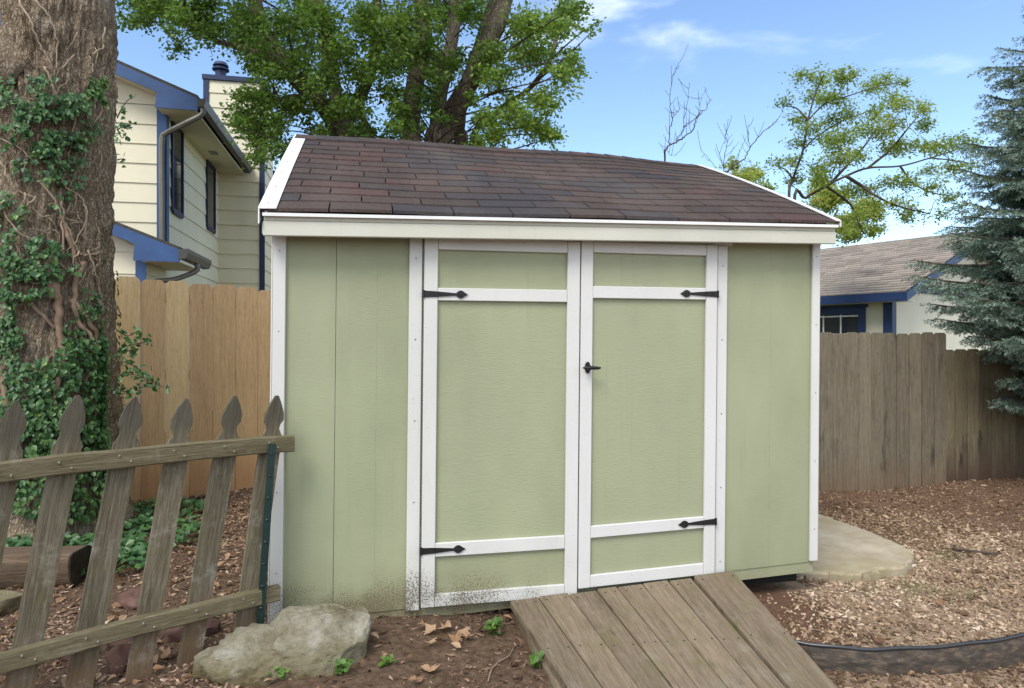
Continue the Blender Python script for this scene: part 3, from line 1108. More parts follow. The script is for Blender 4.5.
    lz, lx, lv = 2.80, .06, -1.15
    lo.prism([(-7, lv, 0), (lx, lv, 0), (lx, lv, lz), (-3.7, lv, lz + S * 3.76), (-7, lv, lz)], (0, 1.12, 0))
    lap_wall(lo, (-7, lv), (lx, lv), 0, lz)
    zz = 2.7
    while zz < lz + S * 3.2:
        ins = max((zz - lz) / S, 0)
        ins2 = (zz + .3 - lz) / S
        lo.add([(-7 + ins, lv - .022, zz), (lx - ins, lv - .022, zz), (lx - ins2, lv - .004, zz + .3), (-7 + ins2, lv - .004, zz + .3)], np.array([[0, 1, 2, 3]]))
        zz += .3
    lap_wall(lo, (lx, lv), (lx, 0), 0, lz)
    lo.build('lower_wall', M['cream'], root)
    MB().box(lx - .11, lx + .027, lv - .03, lv - .024, 0, lz).build('corner_board', M['blue'], root)
    le = lz + .12 - S * .52
    lr = MB()
    xe = lx + .52
    lr.prism([(xe, lv - .3, le), (-3.7, lv - .3, lz + S * 3.76 + .12), (-3.7, lv - .3, lz + S * 3.76 + .16), (xe, lv - .3, le + .04)], (0, 1.42, 0))
    lr.build('lower_roof', M['darkroof'], root)
    fb = MB()
    fb.prism([(xe, lv - .305, le - .15), (-3.7, lv - .305, lz + S * 3.76 - .07), (-3.7, lv - .305, lz + S * 3.76 + .118), (xe, lv - .305, le - .002)], (0, .03, 0))
    fb.prism([(xe, lv - .31, le - .17), (xe, lv - .31, le - .02), (lx - .02, lv - .31, le + .20), (lx - .05, lv - .31, le - .16)], (0, .025, 0))
    fb.build('lower_fascia', M['blue'], root)
    MB().prism([(lx + .03, lv - .27, le - .16), (xe - .03, lv - .27, le - .165), (xe - .03, lv - .27, le - .15), (lx + .03, lv - .27, le - .14)], (0, 1.25, 0)).build('lower_soffit', M['soffit'], root)
    MB().prism([(xe, lv - .34, le - .0), (xe + .12, lv - .34, le + .01), (xe + .12, lv - .34, le - .04), (xe + .09, lv - .34, le - .12), (xe, lv - .34, le - .13)], (0, 1.35, 0)).build('gutter', M['gutter'], root)
    MB().tube(smooth_path([(xe + .06, lv + .35, le - .1), (xe + .05, lv + .35, le - .22), (xe - .2, lv + .2, le - .36), (lx + .1, lv + .05, le - .42), (lx + .06, lv + .04, le - .6), (lx + .06, lv + .04, .3)], 5), .038, 8).build('downspout', M['downspout'], root)


house_left()


def garage():
    C = at(891, 300, 11.9)
    r = math.atan2(.6, .8)
    root = thing('neighbour_garage', 'low cream outbuilding with blue trim and pale shingle roof behind the grey fence', 'garage', (C[0], C[1], 0), r)
    # local x runs along the gable wall, y back along the eave wall
    W, L, S = 6.6, 7.0, .38
    ez = 2.36
    wall = MB()
    wall.prism([(0, 0, 0), (W, 0, 0), (W, 0, ez), (W / 2, 0, ez + S * W / 2), (0, 0, ez)], (0, L, 0))
    wall.build('wall', M['garage_cream'], root)
    MB().box(-.03, .13, -.035, -.01, 0, ez - .03).build('corner_board', M['shaded_blue'], root)
    MB().box(-.035, -.010, -.009, .12, 0, ez - .03).build('corner_board', M['shaded_blue'], root)
    ohx, ohy = .38, .42
    mb = MB()
    ze = ez + .10 - S * ohx
    zr = ez + .10 + S * W / 2
    Ls = math.hypot(W / 2 + ohx, zr - ze)
    nc = 26
    for side in (1, -1):
        for i in range(nc):
            s0, s1 = i / nc, (i + 1) / nc
            x0 = -ohx + (W / 2 + ohx) * s0; x1 = -ohx + (W / 2 + ohx) * s1
            z0 = ze + (zr - ze) * s0; z1 = ze + (zr - ze) * s1
            if side < 0: x0, x1 = W - x0, W - x1
            y = -ohy - random.uniform(0, .4)
            while y < L + .4:
                y2 = min(y + random.uniform(.28, .5), L + .4)
                ya = max(y, -ohy)
                P = [(x0, ya, z0 + .022), (x0, y2 - .006, z0 + .022), (x1, y2 - .006, z1 + .004), (x1, ya, z1 + .004), (x0, ya, z0), (x0, y2 - .006, z0)]
                mb.add(P, np.array([[0, 1, 2, 3], [4, 5, 1, 0]]), random.random())
                y = y2
    mb.build('roof', M['shingle2'], root)
    fa = MB()
    for side in (1, -1):
        q = (lambda x: x) if side > 0 else (lambda x: W - x)
        fa.prism([(q(-ohx), -ohy - .005, ze - .16), (q(W / 2), -ohy - .005, zr - .18), (q(W / 2), -ohy - .005, zr - .005), (q(-ohx), -ohy - .005, ze - .01)], (0, .03, 0))
    fa.build('rake_fascia', M['shaded_blue'], root)
    MB().box(-ohx - .005, -ohx + .02, -ohy + .026, L + .4, ze - .155, ze - .005).build('eave_fascia', M['shaded_blue'], root)
    so = MB().prism([(-ohx + .021, -ohy + .03, ze - .15), (-.001, -ohy + .03, ze - .15), (-.001, -ohy + .03, ze - .13), (-ohx + .021, -ohy + .03, ze - .13)], (0, L, 0))
    so.prism([(-ohx + .02, -ohy + .027, ze - .01), (W / 2, -ohy + .027, zr - .03), (W / 2, -ohy + .027, zr - .045), (-ohx + .02, -ohy + .027, ze - .025)], (0, ohy - .03, 0))
    so.build('soffit', M['garage_cream'], root)
    MB().box(.25, W - .25, -.03, -.008, ez + .02, ez + .16).build('band_board', M['navy'], root)
    # window in the eave wall
    v0, v1, z0, z1 = .55, 1.55, 1.25, 1.98
    fr = MB()
    fr.box(-.045, -.002, v0 - .12, v0, z0 - .1, z1 + .12); fr.box(-.045, -.002, v1, v1 + .12, z0 - .1, z1 + .12)
    fr.box(-.05, -.002, v0 - .16, v1 + .16, z1 + .121, z1 + .17)
    fr.box(-.043, -.002, v0 + .001, v1 - .001, z1, z1 + .12); fr.box(-.043, -.002, v0 + .001, v1 - .001, z0 - .1, z0)
    w_ = fr.build('window', M['shaded_blue'], root)
    MB().box(-.012, -.003, v0, v1, z0, z1, .001).build('pane', M['glass'], w_)
    mu = MB()
    for y in (v0 + .33, v0 + .66): mu.box(-.024, -.013, y - .014, y + .014, z0, z1)
    for z in (z0 + .03, z0 + .37, z1 - .03): mu.box(-.026, -.0125, v0, v1, z - .014, z + .014)
    mu.build('muntin', M['muntin'], w_)


garage()

# ------------------------------------------------------------------ ivy clad tree
TRK = ([-.2, 0, .25, .7, 1.2, 1.9, 2.6, 3.3, 4.0, 5.0, 6.2], [-3.42, -3.42, -3.42, -3.41, -3.40, -3.38, -3.35, -3.32, -3.29, -3.25, -3.2],
       [.75, .63, .51, .45, .425, .39, .365, .34, .325, .315, .30])
TY = 5.0


def trunk_r(a, z):
    a, z = np.asarray(a, float), np.asarray(z, float)
    r = np.interp(z, TRK[0], TRK[2])
    P = np.stack([np.cos(a) * 2, np.sin(a) * 2, z * .9], -1)
    r = r + (fbm(P * 1.3, 3) - .44) * .13 * np.clip(1.2 - z * .12, .4, 1)
    r = r + .10 * np.exp(-((a - 4.9) ** 2) / .05 - (z - 3.62) ** 2 / .02) * .6
    # root flare lobes
    r = r + .12 * np.clip(.6 - z, 0, .6) * np.sin(a * 5 + 1)
    return r


def trunk_pt(a, z, off=0.):
    a, z = np.atleast_1d(a), np.atleast_1d(z)
    r = trunk_r(a, z) + off
    xc = np.interp(z, TRK[0], TRK[1])
    return np.stack([xc + r * np.cos(a), TY + r * np.sin(a), z], -1)


def ivy_tree():
    root = thing('maple_tree', 'huge rough barked tree trunk wrapped in ivy at the left edge', 'tree', (-3.42, TY, 0))
    o0 = np.array([-3.42, TY, 0])
    na, nz = 260, 420
    a = np.arange(na) / na * 2 * PI
    z = np.linspace(-.15, 6.2, nz)
    A, Z = np.meshgrid(a, z)
    P = trunk_pt(A.ravel(), Z.ravel())
    Nn = np.stack([np.cos(A.ravel()), np.sin(A.ravel()), 0 * A.ravel()], -1)
    rid = fbm(np.stack([Nn[:, 0] * 13, Nn[:, 1] * 13, P[:, 2] * 4.2], -1), 4)
    rid2 = fbm(np.stack([Nn[:, 0] * 34, Nn[:, 1] * 34, P[:, 2] * 11], -1), 3)
    P = P + Nn * (((np.abs(rid - .47) * 2) ** .7 * .075 - .02) + (rid2 - .45) * .03)[:, None]
    i = (np.arange(nz - 1)[:, None] * na); j = np.arange(na)[None]
    Q = np.stack([i + j, i + (j + 1) % na, i + na + (j + 1) % na, i + na + j], -1).reshape(-1, 4)
    mb = MB().add(P - o0, [Q, np.arange(na) + (nz - 1) * na])
    mb.build('trunk', M['bark'], root, smooth=True)
    # broken stub on the left
    s0 = trunk_pt(4.0, 3.42)[0] - o0
    st = MB().tube(smooth_path([s0 + (.15, .05, -.10), s0 + (-.05, -.05, .02), s0 + (-.17, -.1, .10), s0 + (-.22, -.12, .13)], 4), np.linspace(.17, .10, 13), 16)
    V = st.V[0]
    st.V[0] = V + (fbm(V * 14, 3) - .45)[:, None] * .06
    st.build('branch_stub', M['bark'], root, smooth=True)
    # upper limbs above the frame
    for az, ln in ((.4, 2.6), (2.2, 2.4), (4.2, 2.0)):
        p = np.array([-3.2, TY, 5.7]) - o0
        lb = MB().tube(smooth_path([p, p + (math.cos(az) * ln * .3, math.sin(az) * ln * .3, .9), p + (math.cos(az) * ln * .6, math.sin(az) * ln * .6, 2.2), p + (math.cos(az) * ln, math.sin(az) * ln, 3.4)], 5),
                np.linspace(.26, .08, 16), 12)
        lb.build('limb', M['bark'], root, smooth=True)
    return root


def px_on_trunk(px, py, off=.0):
    """surface point of the trunk seen at a picture position (the ivy follows the trunk's own surface)"""
    Y = 4.5
    for _ in range(12):
        p = at(px, py, Y)
        z = np.clip(p[2], -.1, 6)
        xc = np.interp(z, TRK[0], TRK[1])
        dx = p[0] - xc
        R = float(np.interp(z, TRK[0], TRK[2]))
        dx = np.clip(dx, -R * .97, R * .97)
        a = math.atan2(-math.sqrt(max(R * R - dx * dx, 1e-4)), dx)
        q = trunk_pt(a % (2 * PI), z, off)[0]
        Y = .5 * Y + .5 * q[1]
    return q, a


ivy_tree()


def ivy():
    root = thing('ivy', 'dark green climbing ivy with bare woody vines covering the big trunk', 'ivy', (-3.42, TY - .7, 0))
    o0 = np.array([-3.42, TY - .7, 0])
    st, pale = MB(), MB()
    thick = [([(48, 268), (56, 300), (59, 335), (60, 360), (52, 392), (50, 420)], .03), ([(22, 296), (38, 312), (54, 330)], .016), ([(80, 262), (72, 290), (73, 318), (84, 338), (96, 362)], .02),
             ([(2, 470), (8, 440), (6, 400), (2, 370)], .03), ([(64, 225), (70, 250), (76, 270)], .02), ([(50, 255), (47, 270), (50, 290)], .022), ([(105, 300), (98, 340), (100, 380)], .012),
             ([(30, 250), (44, 275), (50, 300)], .018), ([(70, 300), (88, 330), (92, 350)], .018), ([(18, 430), (40, 400), (52, 385)], .014)]
    for path, r in thick:
        P = smooth_path([px_on_trunk(x, y, .035)[0] - o0 for x, y in path], 5)
        P = P + rng.normal(0, .006, P.shape)
        MB().tube(P, np.linspace(r, r * .6, len(P)), 8).build('stem', M['vine'], root, smooth=True)
    thin = [([(20, 0), (28, 20), (36, 42), (44, 56), (50, 68)], .010), ([(34, 0), (44, 14), (52, 36), (53, 60), (50, 76)], .009), ([(106, 26), (104, 40), (96, 48), (84, 54)], .010), ([(42, 66), (49, 82), (49, 98)], .011),
            ([(82, 55), (85, 66), (84, 74)], .007), ([(70, 55), (60, 66), (52, 76)], .007), ([(112, 96), (98, 110), (86, 124)], .006), ([(74, 110), (70, 130), (66, 160)], .007), ([(45, 178), (62, 186), (78, 198), (84, 212), (83, 240)], .010),
            ([(36, 180), (50, 200), (62, 222), (72, 244), (78, 256)], .011), ([(60, 200), (60, 225), (61, 248), (55, 252)], .010), ([(68, 180), (74, 200), (70, 214)], .006), ([(80, 256), (96, 252), (108, 250)], .007), ([(0, 138), (18, 148), (30, 160)], .007),
            ([(2, 160), (8, 178), (12, 190)], .006), ([(32, 196), (24, 210), (18, 218)], .008), ([(66, 250), (80, 228), (84, 206)], .006), ([(86, 272), (94, 262), (108, 258)], .007), ([(20, 276), (32, 284), (48, 280), (60, 272)], .007),
            ([(0, 200), (14, 228), (30, 240)], .007), ([(84, 150), (74, 172), (66, 190)], .006), ([(70, 96), (58, 104), (54, 90), (66, 78)], .005), ([(58, 372), (70, 362), (78, 358)], .006), ([(84, 250), (88, 270), (98, 285)], .008), ([(76, 250), (70, 262), (74, 276)], .009)]
    for path, r in thin:
        P = smooth_path([px_on_trunk(x, y, .045)[0] - o0 for x, y in path], 5)
        P = P + rng.normal(0, .005, P.shape)
        r = r * .72
        MB().tube(P, np.linspace(r, r * .6, len(P)), 6).build('tendril', M['palevine'], root, smooth=True)
    for _ in range(70):
        x, y = rng.uniform(0, 112), rng.choice([rng.uniform(180, 300), rng.uniform(20, 430)])
        q, a = px_on_trunk(x, y, .03)
        n = 6
        path = []
        ang = rng.uniform(0, 2 * PI)
        for k_ in range(n):
            x += math.cos(ang) * 5; y += math.sin(ang) * 6
            ang += rng.normal(0, .5)
            path.append(px_on_trunk(min(max(x, -20), 113), y, .03 + .015 * math.sin(k_))[0] - o0)
        (pale if rng.random() < .7 else st).tube(smooth_path(path, 3), np.linspace(.004, .0012, 16), 5)
    tag(st.build('brown_rootlets', M['vine'], root, smooth=True), kind='stuff')
    tag(pale.build('pale_rootlets', M['palevine'], root, smooth=True), kind='stuff')
    lf = MB()
    patches = [(22, 104, 44, 28, 900, .13, .30), (48, 128, 40, 26, 560, .09, .38), (96, 86, 14, 14, 130, .05, .72), (78, 100, 20, 14, 220, .06, .6), (55, 165, 22, 45, 420, .06, .38), (20, 160, 18, 26, 150, .05, .32), (22, 268, 42, 30, 800, .10, .36), (8, 215, 16, 22, 160, .05, .5),
               (6, 335, 13, 48, 260, .05, .40), (88, 366, 40, 26, 640, .08, .40), (40, 405, 34, 42, 760, .09, .38), (102, 415, 24, 58, 760, .07, .36), (112, 325, 7, 26, 130, .03, .42), (84, 312, 12, 22, 120, .03, .42), (40, 450, 60, 26, 800, .12, .32), (70, 345, 12, 26, 110, .04, .5), (15, 395, 22, 30, 200, .05, .35), (66, 440, 30, 30, 420, .08, .55), (60, 486, 74, 34, 1100, .14, .42), (108, 470, 20, 50, 420, .09, .42), (20, 440, 34, 50, 500, .10, .42), (8, 290, 20, 50, 260, .06, .45)]
    C, N, T = [], [], []
    for cx, cy, rx, ry, n, thk, tb in patches:
        for _ in range(n):
            rr = math.sqrt(rng.random()) * 1.08; aa = rng.uniform(0, 2 * PI)
            x = cx + rx * rr * math.cos(aa); y = cy + ry * rr * math.sin(aa)
            if mn.noise(Vector((x * .075, y * .075, 2.))) + .35 * mn.noise(Vector((x * .2, y * .2, 5.))) < (-.10 if y < 330 else -.32) + .25 * (rr - .5): continue
            if x > 116: x = 116 - rng.uniform(0, 12)
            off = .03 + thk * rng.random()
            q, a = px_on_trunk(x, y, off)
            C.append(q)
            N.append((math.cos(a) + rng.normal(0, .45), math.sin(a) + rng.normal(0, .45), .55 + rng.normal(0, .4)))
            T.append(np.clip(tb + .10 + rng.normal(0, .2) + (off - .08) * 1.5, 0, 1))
    # the far side of the trunk
    for _ in range(1500):
        a, z = rng.uniform(.7, PI - .3), rng.uniform(0, 3.4)
        if mn.noise(Vector((math.cos(a) * 1.5, math.sin(a) * 1.5, z))) < .0: continue
        C.append(trunk_pt(a % (2 * PI), z, .05)[0]); N.append((math.cos(a), math.sin(a), .5)); T.append(rng.random() * .7)
    C = np.array(C); N = np.array(N)
    n = len(C)
    ax = np.stack([rng.normal(0, .5, n), rng.normal(0, .3, n), -np.ones(n)], -1)
    leaf_cards(lf, C - o0, rng.uniform(.024, .050, n), N, ax, .72, .16, np.array(T), hexa=True)
    # shoots reaching off the trunk's right flank
    for pts, k_, tb in (([(116, 352), (128, 346), (140, 343), (152, 341)], 30, .4), ([(114, 360), (130, 364), (144, 374), (150, 388)], 36, .35), ([(114, 376), (128, 374), (146, 378), (164, 388)], 40, .4), ([(112, 386), (126, 392), (140, 390)], 28, .35),
                    ([(116, 330), (128, 336), (139, 330)], 16, .45), ([(117, 118), (122, 108), (128, 100), (133, 98)], 10, .45), ([(117, 130), (124, 126), (130, 128)], 18, .35), ([(117, 128), (122, 138), (126, 132)], 10, .35), ([(117, 160), (122, 159), (125, 161)], 5, .4), ([(114, 368), (124, 352), (134, 352)], 24, .4)):
        P = smooth_path([at(x, y, 4.83 - .12 * rng.random()) - o0 for x, y in pts], 5)
        MB().tube(P, np.linspace(.005, .002, len(P)), 5).build('shoot', M['twig'], root)
        idx = rng.integers(2, len(P), k_)
        cc = P[idx] + rng.normal(0, .022, (k_, 3))
        leaf_cards(lf, cc, rng.uniform(.03, .055, k_), rand_dirs(k_) + (0, -.8, .6), None, .6, .15, np.clip(tb + rng.normal(0, .2, k_), 0, 1), hexa=True)
    lf.build('leaves', M['ivy'], root)
    # ground ivy round the foot of the trunk
    gi = MB()
    C = []
    for cx, cy, rx, ry, n in ((-3.1, 4.4, .75, .38, 1150), (-2.55, 4.75, .42, .35, 300), (-3.7, 4.2, .6, .4, 800), (-2.75, 5.3, .4, .4, 300), (-2.5, 4.2, .3, .2, 130)):
        r_ = np.sqrt(rng.random(n)); a_ = rng.uniform(0, 2 * PI, n)
        x, y = cx + rx * r_ * np.cos(a_), cy + ry * r_ * np.sin(a_)
        h = .04 + .16 * rng.random(n) * (1.1 - r_)
        C.append(np.stack([x, y, ground_z(x, y) + h], -1))
    C = np.concatenate(C); n = len(C)
    leaf_cards(gi, C, rng.uniform(.032, .072, n), np.stack([rng.normal(0, .4, n), rng.normal(-.35, .4, n), np.ones(n)], -1), None, .75, .14, np.clip(rng.normal(.42, .22, n), 0, 1), hexa=True)
    tag(gi.build('ground_ivy', M['ivy']), 'low dark green ivy spreading over the soil at the foot of the big trunk', 'ground cover', kind='stuff')


ivy()


# ------------------------------------------------------------------ trees with crowns
def clump_crown(mb, tw, clumps, limbs, leaf, per, droop=.35, flat=.75, tw_r=.009, tbase=.45, asp=.6):
    """clumps of leaves on twigs, each joined to the nearest limb point"""
    L = np.concatenate(limbs)
    for c, r, tb in clumps:
        c = np.asarray(c, float)
        d = np.linalg.norm(L - c, axis=1) + np.maximum(L[:, 2] - c[2], 0) * 1.2
        b = L[np.argmin(d)]
        if np.linalg.norm(b - c) > .1:
            mid = (b + c) / 2 + rng.normal(0, .06, 3) + (0, 0, .08)
            P = smooth_path([b, mid, c], 4)
            tw.tube(P, np.linspace(min(tw_r * (.8 + .6 * np.linalg.norm(b - c)), .03), tw_r * .5, len(P)), 6)
        nt = max(4, int(9 * r / .5))
        npt = int(per * (r / .5) ** 2 / nt)
        for _ in range(nt):
            dr = rng.normal(size=3); dr /= np.linalg.norm(dr); dr[2] *= flat
            e = c + dr * r * rng.uniform(.55, 1.1)
            e[2] -= droop * r * rng.random()
            P = smooth_path([c, (c + e) / 2 + (0, 0, .06 * r), e], 3)
            tw.tube(P, np.linspace(tw_r * .45, tw_r * .15, len(P)), 4, cap=False)
            q = rng.random(npt) ** .7
            pos = c + (e - c) * q[:, None] + rng.normal(0, .20 * r + .02, (npt, 3)) * (1, 1, .75)
            tt = np.clip(tb + rng.normal(0, .17, npt), 0, 1)
            nr = np.stack([rng.normal(0, .55, npt), rng.normal(-.15, .55, npt), np.abs(rng.normal(.7, .4, npt))], -1)
            ax = dr[None] + rng.normal(0, .5, (npt, 3)) + (0, 0, -.5)
            leaf_cards(mb, pos, rng.uniform(.7, 1.25, npt) * leaf, nr, ax, asp, .2, tt)


def big_tree():
    B = at(425, 300, 9.6); B[2] = .0
    root = thing('maple_tree', 'tall multi stemmed green tree with a dense leafy crown behind the shed roof', 'tree', tuple(B))
    Y0 = 9.6
    stems = [([(345, 150), (340, 128), (318, 100), (286, 66), (262, 26), (245, -40), (232, -110)], 9.4, .20, .10), ([(340, 128), (333, 80), (326, 40), (318, 0), (312, -80), (305, -160)], 9.7, .13, .08),
             ([(412, 160), (410, 130), (414, 88), (424, 42), (420, -20), (410, -110), (405, -180)], 9.7, .20, .11), ([(432, 160), (437, 128), (441, 90), (452, 40), (458, -20), (466, -120)], 9.3, .17, .09),
             ([(440, 160), (446, 128), (470, 82), (490, 40), (504, 4), (520, -60), (540, -130)], 9.5, .21, .12), ([(460, 160), (459, 130), (463, 98), (480, 40), (500, -20)], 9.9, .15, .07), ([(470, 150), (500, 110), (528, 90), (550, 60), (560, 20)], 10.1, .07, .035),
             ([(350, 150), (352, 115), (372, 70), (376, 20), (380, -60)], 10.0, .14, .07), ([(372, 150), (350, 110), (300, 96), (272, 104), (252, 118)], 9.3, .07, .02), ([(286, 66), (250, 50), (215, 40), (180, 14), (150, 6)], 9.2, .06, .025)]
    limbs = []
    for path, Y, r0, r1 in stems:
        P = [at(x, y, Y + .15 * math.sin(i * 1.7)) - B for i, (x, y) in enumerate(path)]
        if path[0][1] >= 148:
            foot = np.array([(path[0][0] - 425) / F * Y0 * .55, Y - Y0, 0.])
            P = [foot * .4 + (0, 0, -.1), foot * .8 + (0, 0, 1.2)] + P
        P = smooth_path(P, 6)
        rr = np.linspace(r0 * .85, r1 * .8, len(P))
        MB().tube(P, rr * (1 + .08 * np.sin(np.arange(len(P)))), 12).build('trunk' if path[0][1] >= 148 else 'branch', M['bark2'], root, smooth=True)
        limbs.append(P[len(P) // 4:])
    lf, tw = MB(), MB()
    cl = []
    spec = [  # px, py, radius px, tint
        (160, 8, 26, .40), (188, 22, 22, .42), (140, -6, 24, .4), (132, 20, 12, .4), (205, 8, 26, .42), (208, 32, 20, .40), (180, 44, 14, .42), (250, 20, 30, .42), (262, 48, 30, .44), (252, 118, 24, .45), (250, 142, 14, .45),
        (270, 95, 22, .42), (275, 124, 22, .44), (262, 156, 14, .45), (290, 20, 32, .45), (300, 60, 28, .45), (300, 104, 20, .42), (322, 20, 30, .5), (330, 82, 20, .45), (345, 46, 28, .52), (352, 100, 24, .45), (365, 125, 20, .40), (375, 20, 30, .5),
        (384, 66, 26, .45), (392, 96, 20, .40), (388, 128, 16, .36), (405, 20, 30, .58), (418, 56, 26, .5), (425, 100, 18, .38), (438, 20, 28, .5), (452, 56, 22, .45), (470, 10, 24, .5), (490, 48, 22, .55), (500, 80, 22, .66), (520, 20, 28, .6),
        (530, 58, 28, .66), (552, 30, 24, .62), (560, 72, 22, .66), (545, 98, 22, .70), (510, 112, 26, .75), (536, 128, 22, .78), (498, 134, 20, .7), (486, 112, 18, .6), (555, 130, 12, .72), (478, 138, 14, .55), (570, 50, 12, .6), (566, 8, 20, .58), (586, 24, 8, .55),
        (310, 128, 12, .45), (325, 132, 14, .45), (280, 146, 14, .45), (330, 112, 18, .45), (356, 132, 14, .42), (402, 112, 18, .42), (415, 128, 14, .42), (436, 78, 18, .5), (466, 92, 16, .52), (478, 66, 16, .55), (310, 84, 18, .48), (285, 108, 18, .48), (268, 70, 20, .46), (248, 92, 16, .45), (252, 68, 12, .45), (242, 122, 14, .44), (256, 128, 16, .44), (360, 70, 20, .5), (398, 40, 22, .55), (440, 112, 12, .45)]
    for px, py, rp, tb in spec:
        for Yo in (-1.25, -.45, .6):
            Y = Y0 + Yo + rng.normal(0, .3)
            cl.append((at(px + rng.normal(0, 5), py + rng.normal(0, 4), Y) - B, rp / F * Y * .95, tb + rng.normal(0, .06)))
    # the crown above the picture
    for _ in range(70):
        a = rng.uniform(0, 2 * PI); q = math.sqrt(rng.random())
        z = rng.uniform(6.2, 9.5)
        w = 3.0 * (1 - ((z - 6.5) / 4.0) ** 2 * .7)
        cl.append((np.array([-1.9 + w * q * math.cos(a) * 1.2, w * q * math.sin(a) * .8, z]), .55, .5))
    clump_crown(lf, tw, cl, limbs, .064, 800)
    tag(tw.build('twigs', M['twig'], root), kind='stuff')
    lf.build('crown', M['maple'], root)


big_tree()


def locust():
    B = at(796, 300, 8.6); B[2] = -.1
    root = thing('locust_tree', 'thin yellow green tree with feathery open branches behind the shed', 'tree', tuple(B))
    Y0 = 8.6
    limbs = []
    paths = [([(789, 215), (793, 180), (803, 150), (808, 120), (816, 92), (824, 74)], 8.6, .022, .007), ([(794, 214), (806, 198), (826, 186), (846, 176), (868, 168), (900, 166), (930, 158), (962, 148)], 8.4, .023, .006),
             ([(803, 150), (815, 138), (840, 122), (866, 112), (890, 100)], 8.7, .013, .004), ([(808, 120), (825, 104), (848, 96), (880, 86), (902, 82)], 8.5, .011, .004), ([(846, 176), (862, 186), (876, 196), (898, 206), (930, 214)], 8.4, .022, .007),
             ([(868, 168), (890, 150), (905, 132), (918, 116)], 8.6, .018, .006), ([(830, 184), (852, 160), (866, 144), (880, 124)], 8.8, .02, .006), ([(900, 166), (912, 182), (930, 192), (950, 196)], 8.5, .014, .006), ([(793, 180), (786, 170), (776, 166)], 8.7, .014, .005),
             ([(808, 120), (796, 108), (782, 106)], 8.6, .012, .005), ([(930, 158), (950, 160), (975, 164)], 8.5, .01, .005), ([(826, 186), (850, 204), (858, 222), (866, 236)], 8.8, .018, .005)]
    for path, Y, r0, r1 in paths:
        P = [at(x, y, Y + .12 * math.sin(i * 2.1)) - B for i, (x, y) in enumerate(path)]
        if path[0][1] > 212:
            P = [np.array([(path[0][0] - 790) / 100., Y - Y0, -.1])] + P
        P = smooth_path(P, 5)
        MB().tube(P, np.linspace(r0, r1, len(P)), 8).build('trunk' if path[0][1] > 212 else 'branch', M['twig'], root, smooth=True)
        limbs.append(P[6:] if path[0][1] > 212 else P)
    lf, tw = MB(), MB()
    spec = [(826, 72, 11, .45), (838, 80, 12, .5), (812, 84, 12, .45), (806, 96, 11, .45), (848, 84, 11, .5), (866, 86, 12, .5), (886, 84, 12, .52), (900, 82, 8, .5), (790, 106, 9, .4), (804, 114, 11, .45), (822, 104, 12, .5), (842, 98, 12, .52), (815, 126, 12, .48),
            (832, 120, 13, .52), (850, 112, 13, .55), (872, 106, 12, .55), (892, 100, 11, .55), (908, 108, 12, .55), (920, 112, 11, .5), (800, 140, 10, .42), (822, 142, 12, .5), (842, 138, 14, .55), (862, 132, 14, .58), (882, 124, 14, .6), (900, 126, 14, .6), (918, 130, 12, .55),
            (790, 160, 10, .42), (780, 166, 9, .4), (815, 162, 12, .5), (836, 160, 14, .6), (856, 154, 14, .62), (878, 148, 14, .62), (900, 146, 14, .62), (922, 146, 13, .58), (942, 146, 12, .55), (960, 146, 11, .5), (975, 140, 9, .5), (800, 182, 10, .5), (815, 178, 12, .55),
            (846, 186, 12, .6), (866, 182, 12, .65), (888, 180, 12, .66), (910, 176, 12, .62), (932, 170, 12, .6), (952, 164, 12, .55), (876, 200, 11, .6), (898, 206, 11, .72), (916, 212, 10, .6), (936, 212, 9, .55), (930, 192, 10, .55), (948, 198, 9, .5), (972, 166, 8, .5), (864, 214, 9, .6), (966, 206, 7, .5), (900, 222, 8, .6)]
    cl = [(at(px + rng.normal(0, 3), py + rng.normal(0, 3), Y0 + rng.normal(0, .45)) - B, rp / F * Y0 * 1.4, tb - .05 + rng.normal(0, .07)) for px, py, rp, tb in spec]
    clump_crown(lf, tw, cl, limbs, .050, 1700, droop=.3, flat=.38, tw_r=.0034, asp=.42)
    tag(tw.build('twigs', M['twig'], root), kind='stuff')
    lf.build('crown', M['locust'], root)


locust()


def far_tree(px, Y, spec, label, seed):
    B = at(px, 300, Y); B[2] = 0
    root = thing('locust_tree', label, 'tree', tuple(B))
    lf, tw, tr = MB(), MB(), MB()
    top = at(spec[0][0], spec[0][1] + 14, Y) - B
    P = smooth_path([(0, 0, -.1), (.02, 0, 1.2), (top[0] * .12, 0, 2.2), top * (.55, .5, 1) - (0, 0, .5), top], 6)
    tr.tube(P, np.linspace(.07, .015, len(P)), 8)
    tr.build('trunk', M['twig'], root, smooth=True)
    cl = [(at(x + rng.normal(0, 3), y + rng.normal(0, 3), Y + rng.normal(0, .6)) - B, r / F * Y * 1.3, t) for x, y, r, t in spec]
    clump_crown(lf, tw, cl, [P[10:]],   .06, 2600, droop=.2, flat=.6, tw_r=.004, asp=.5)
    tag(tw.build('twigs', M['twig'], root), kind='stuff')
    lf.build('crown', M['locust'], root)


far_tree(800, 11.5, [(838, 196, 15, .68), (822, 206, 14, .7), (858, 204, 15, .7), (846, 216, 14, .66), (872, 214, 12, .66), (832, 222, 12, .7), (862, 230, 11, .6), (818, 190, 11, .6), (880, 228, 9, .6), (850, 238, 10, .6), (826, 178, 10, .55)], 'pale yellow green tree low behind the right end of the shed roof', 3)
far_tree(742, 10.5, [(742, 172, 13, .66), (728, 178, 12, .66), (756, 178, 12, .66), (748, 188, 13, .7), (735, 166, 9, .6), (764, 184, 9, .6), (722, 188, 10, .7)], 'small yellow leafed tree top peeking over the shed rake', 5)


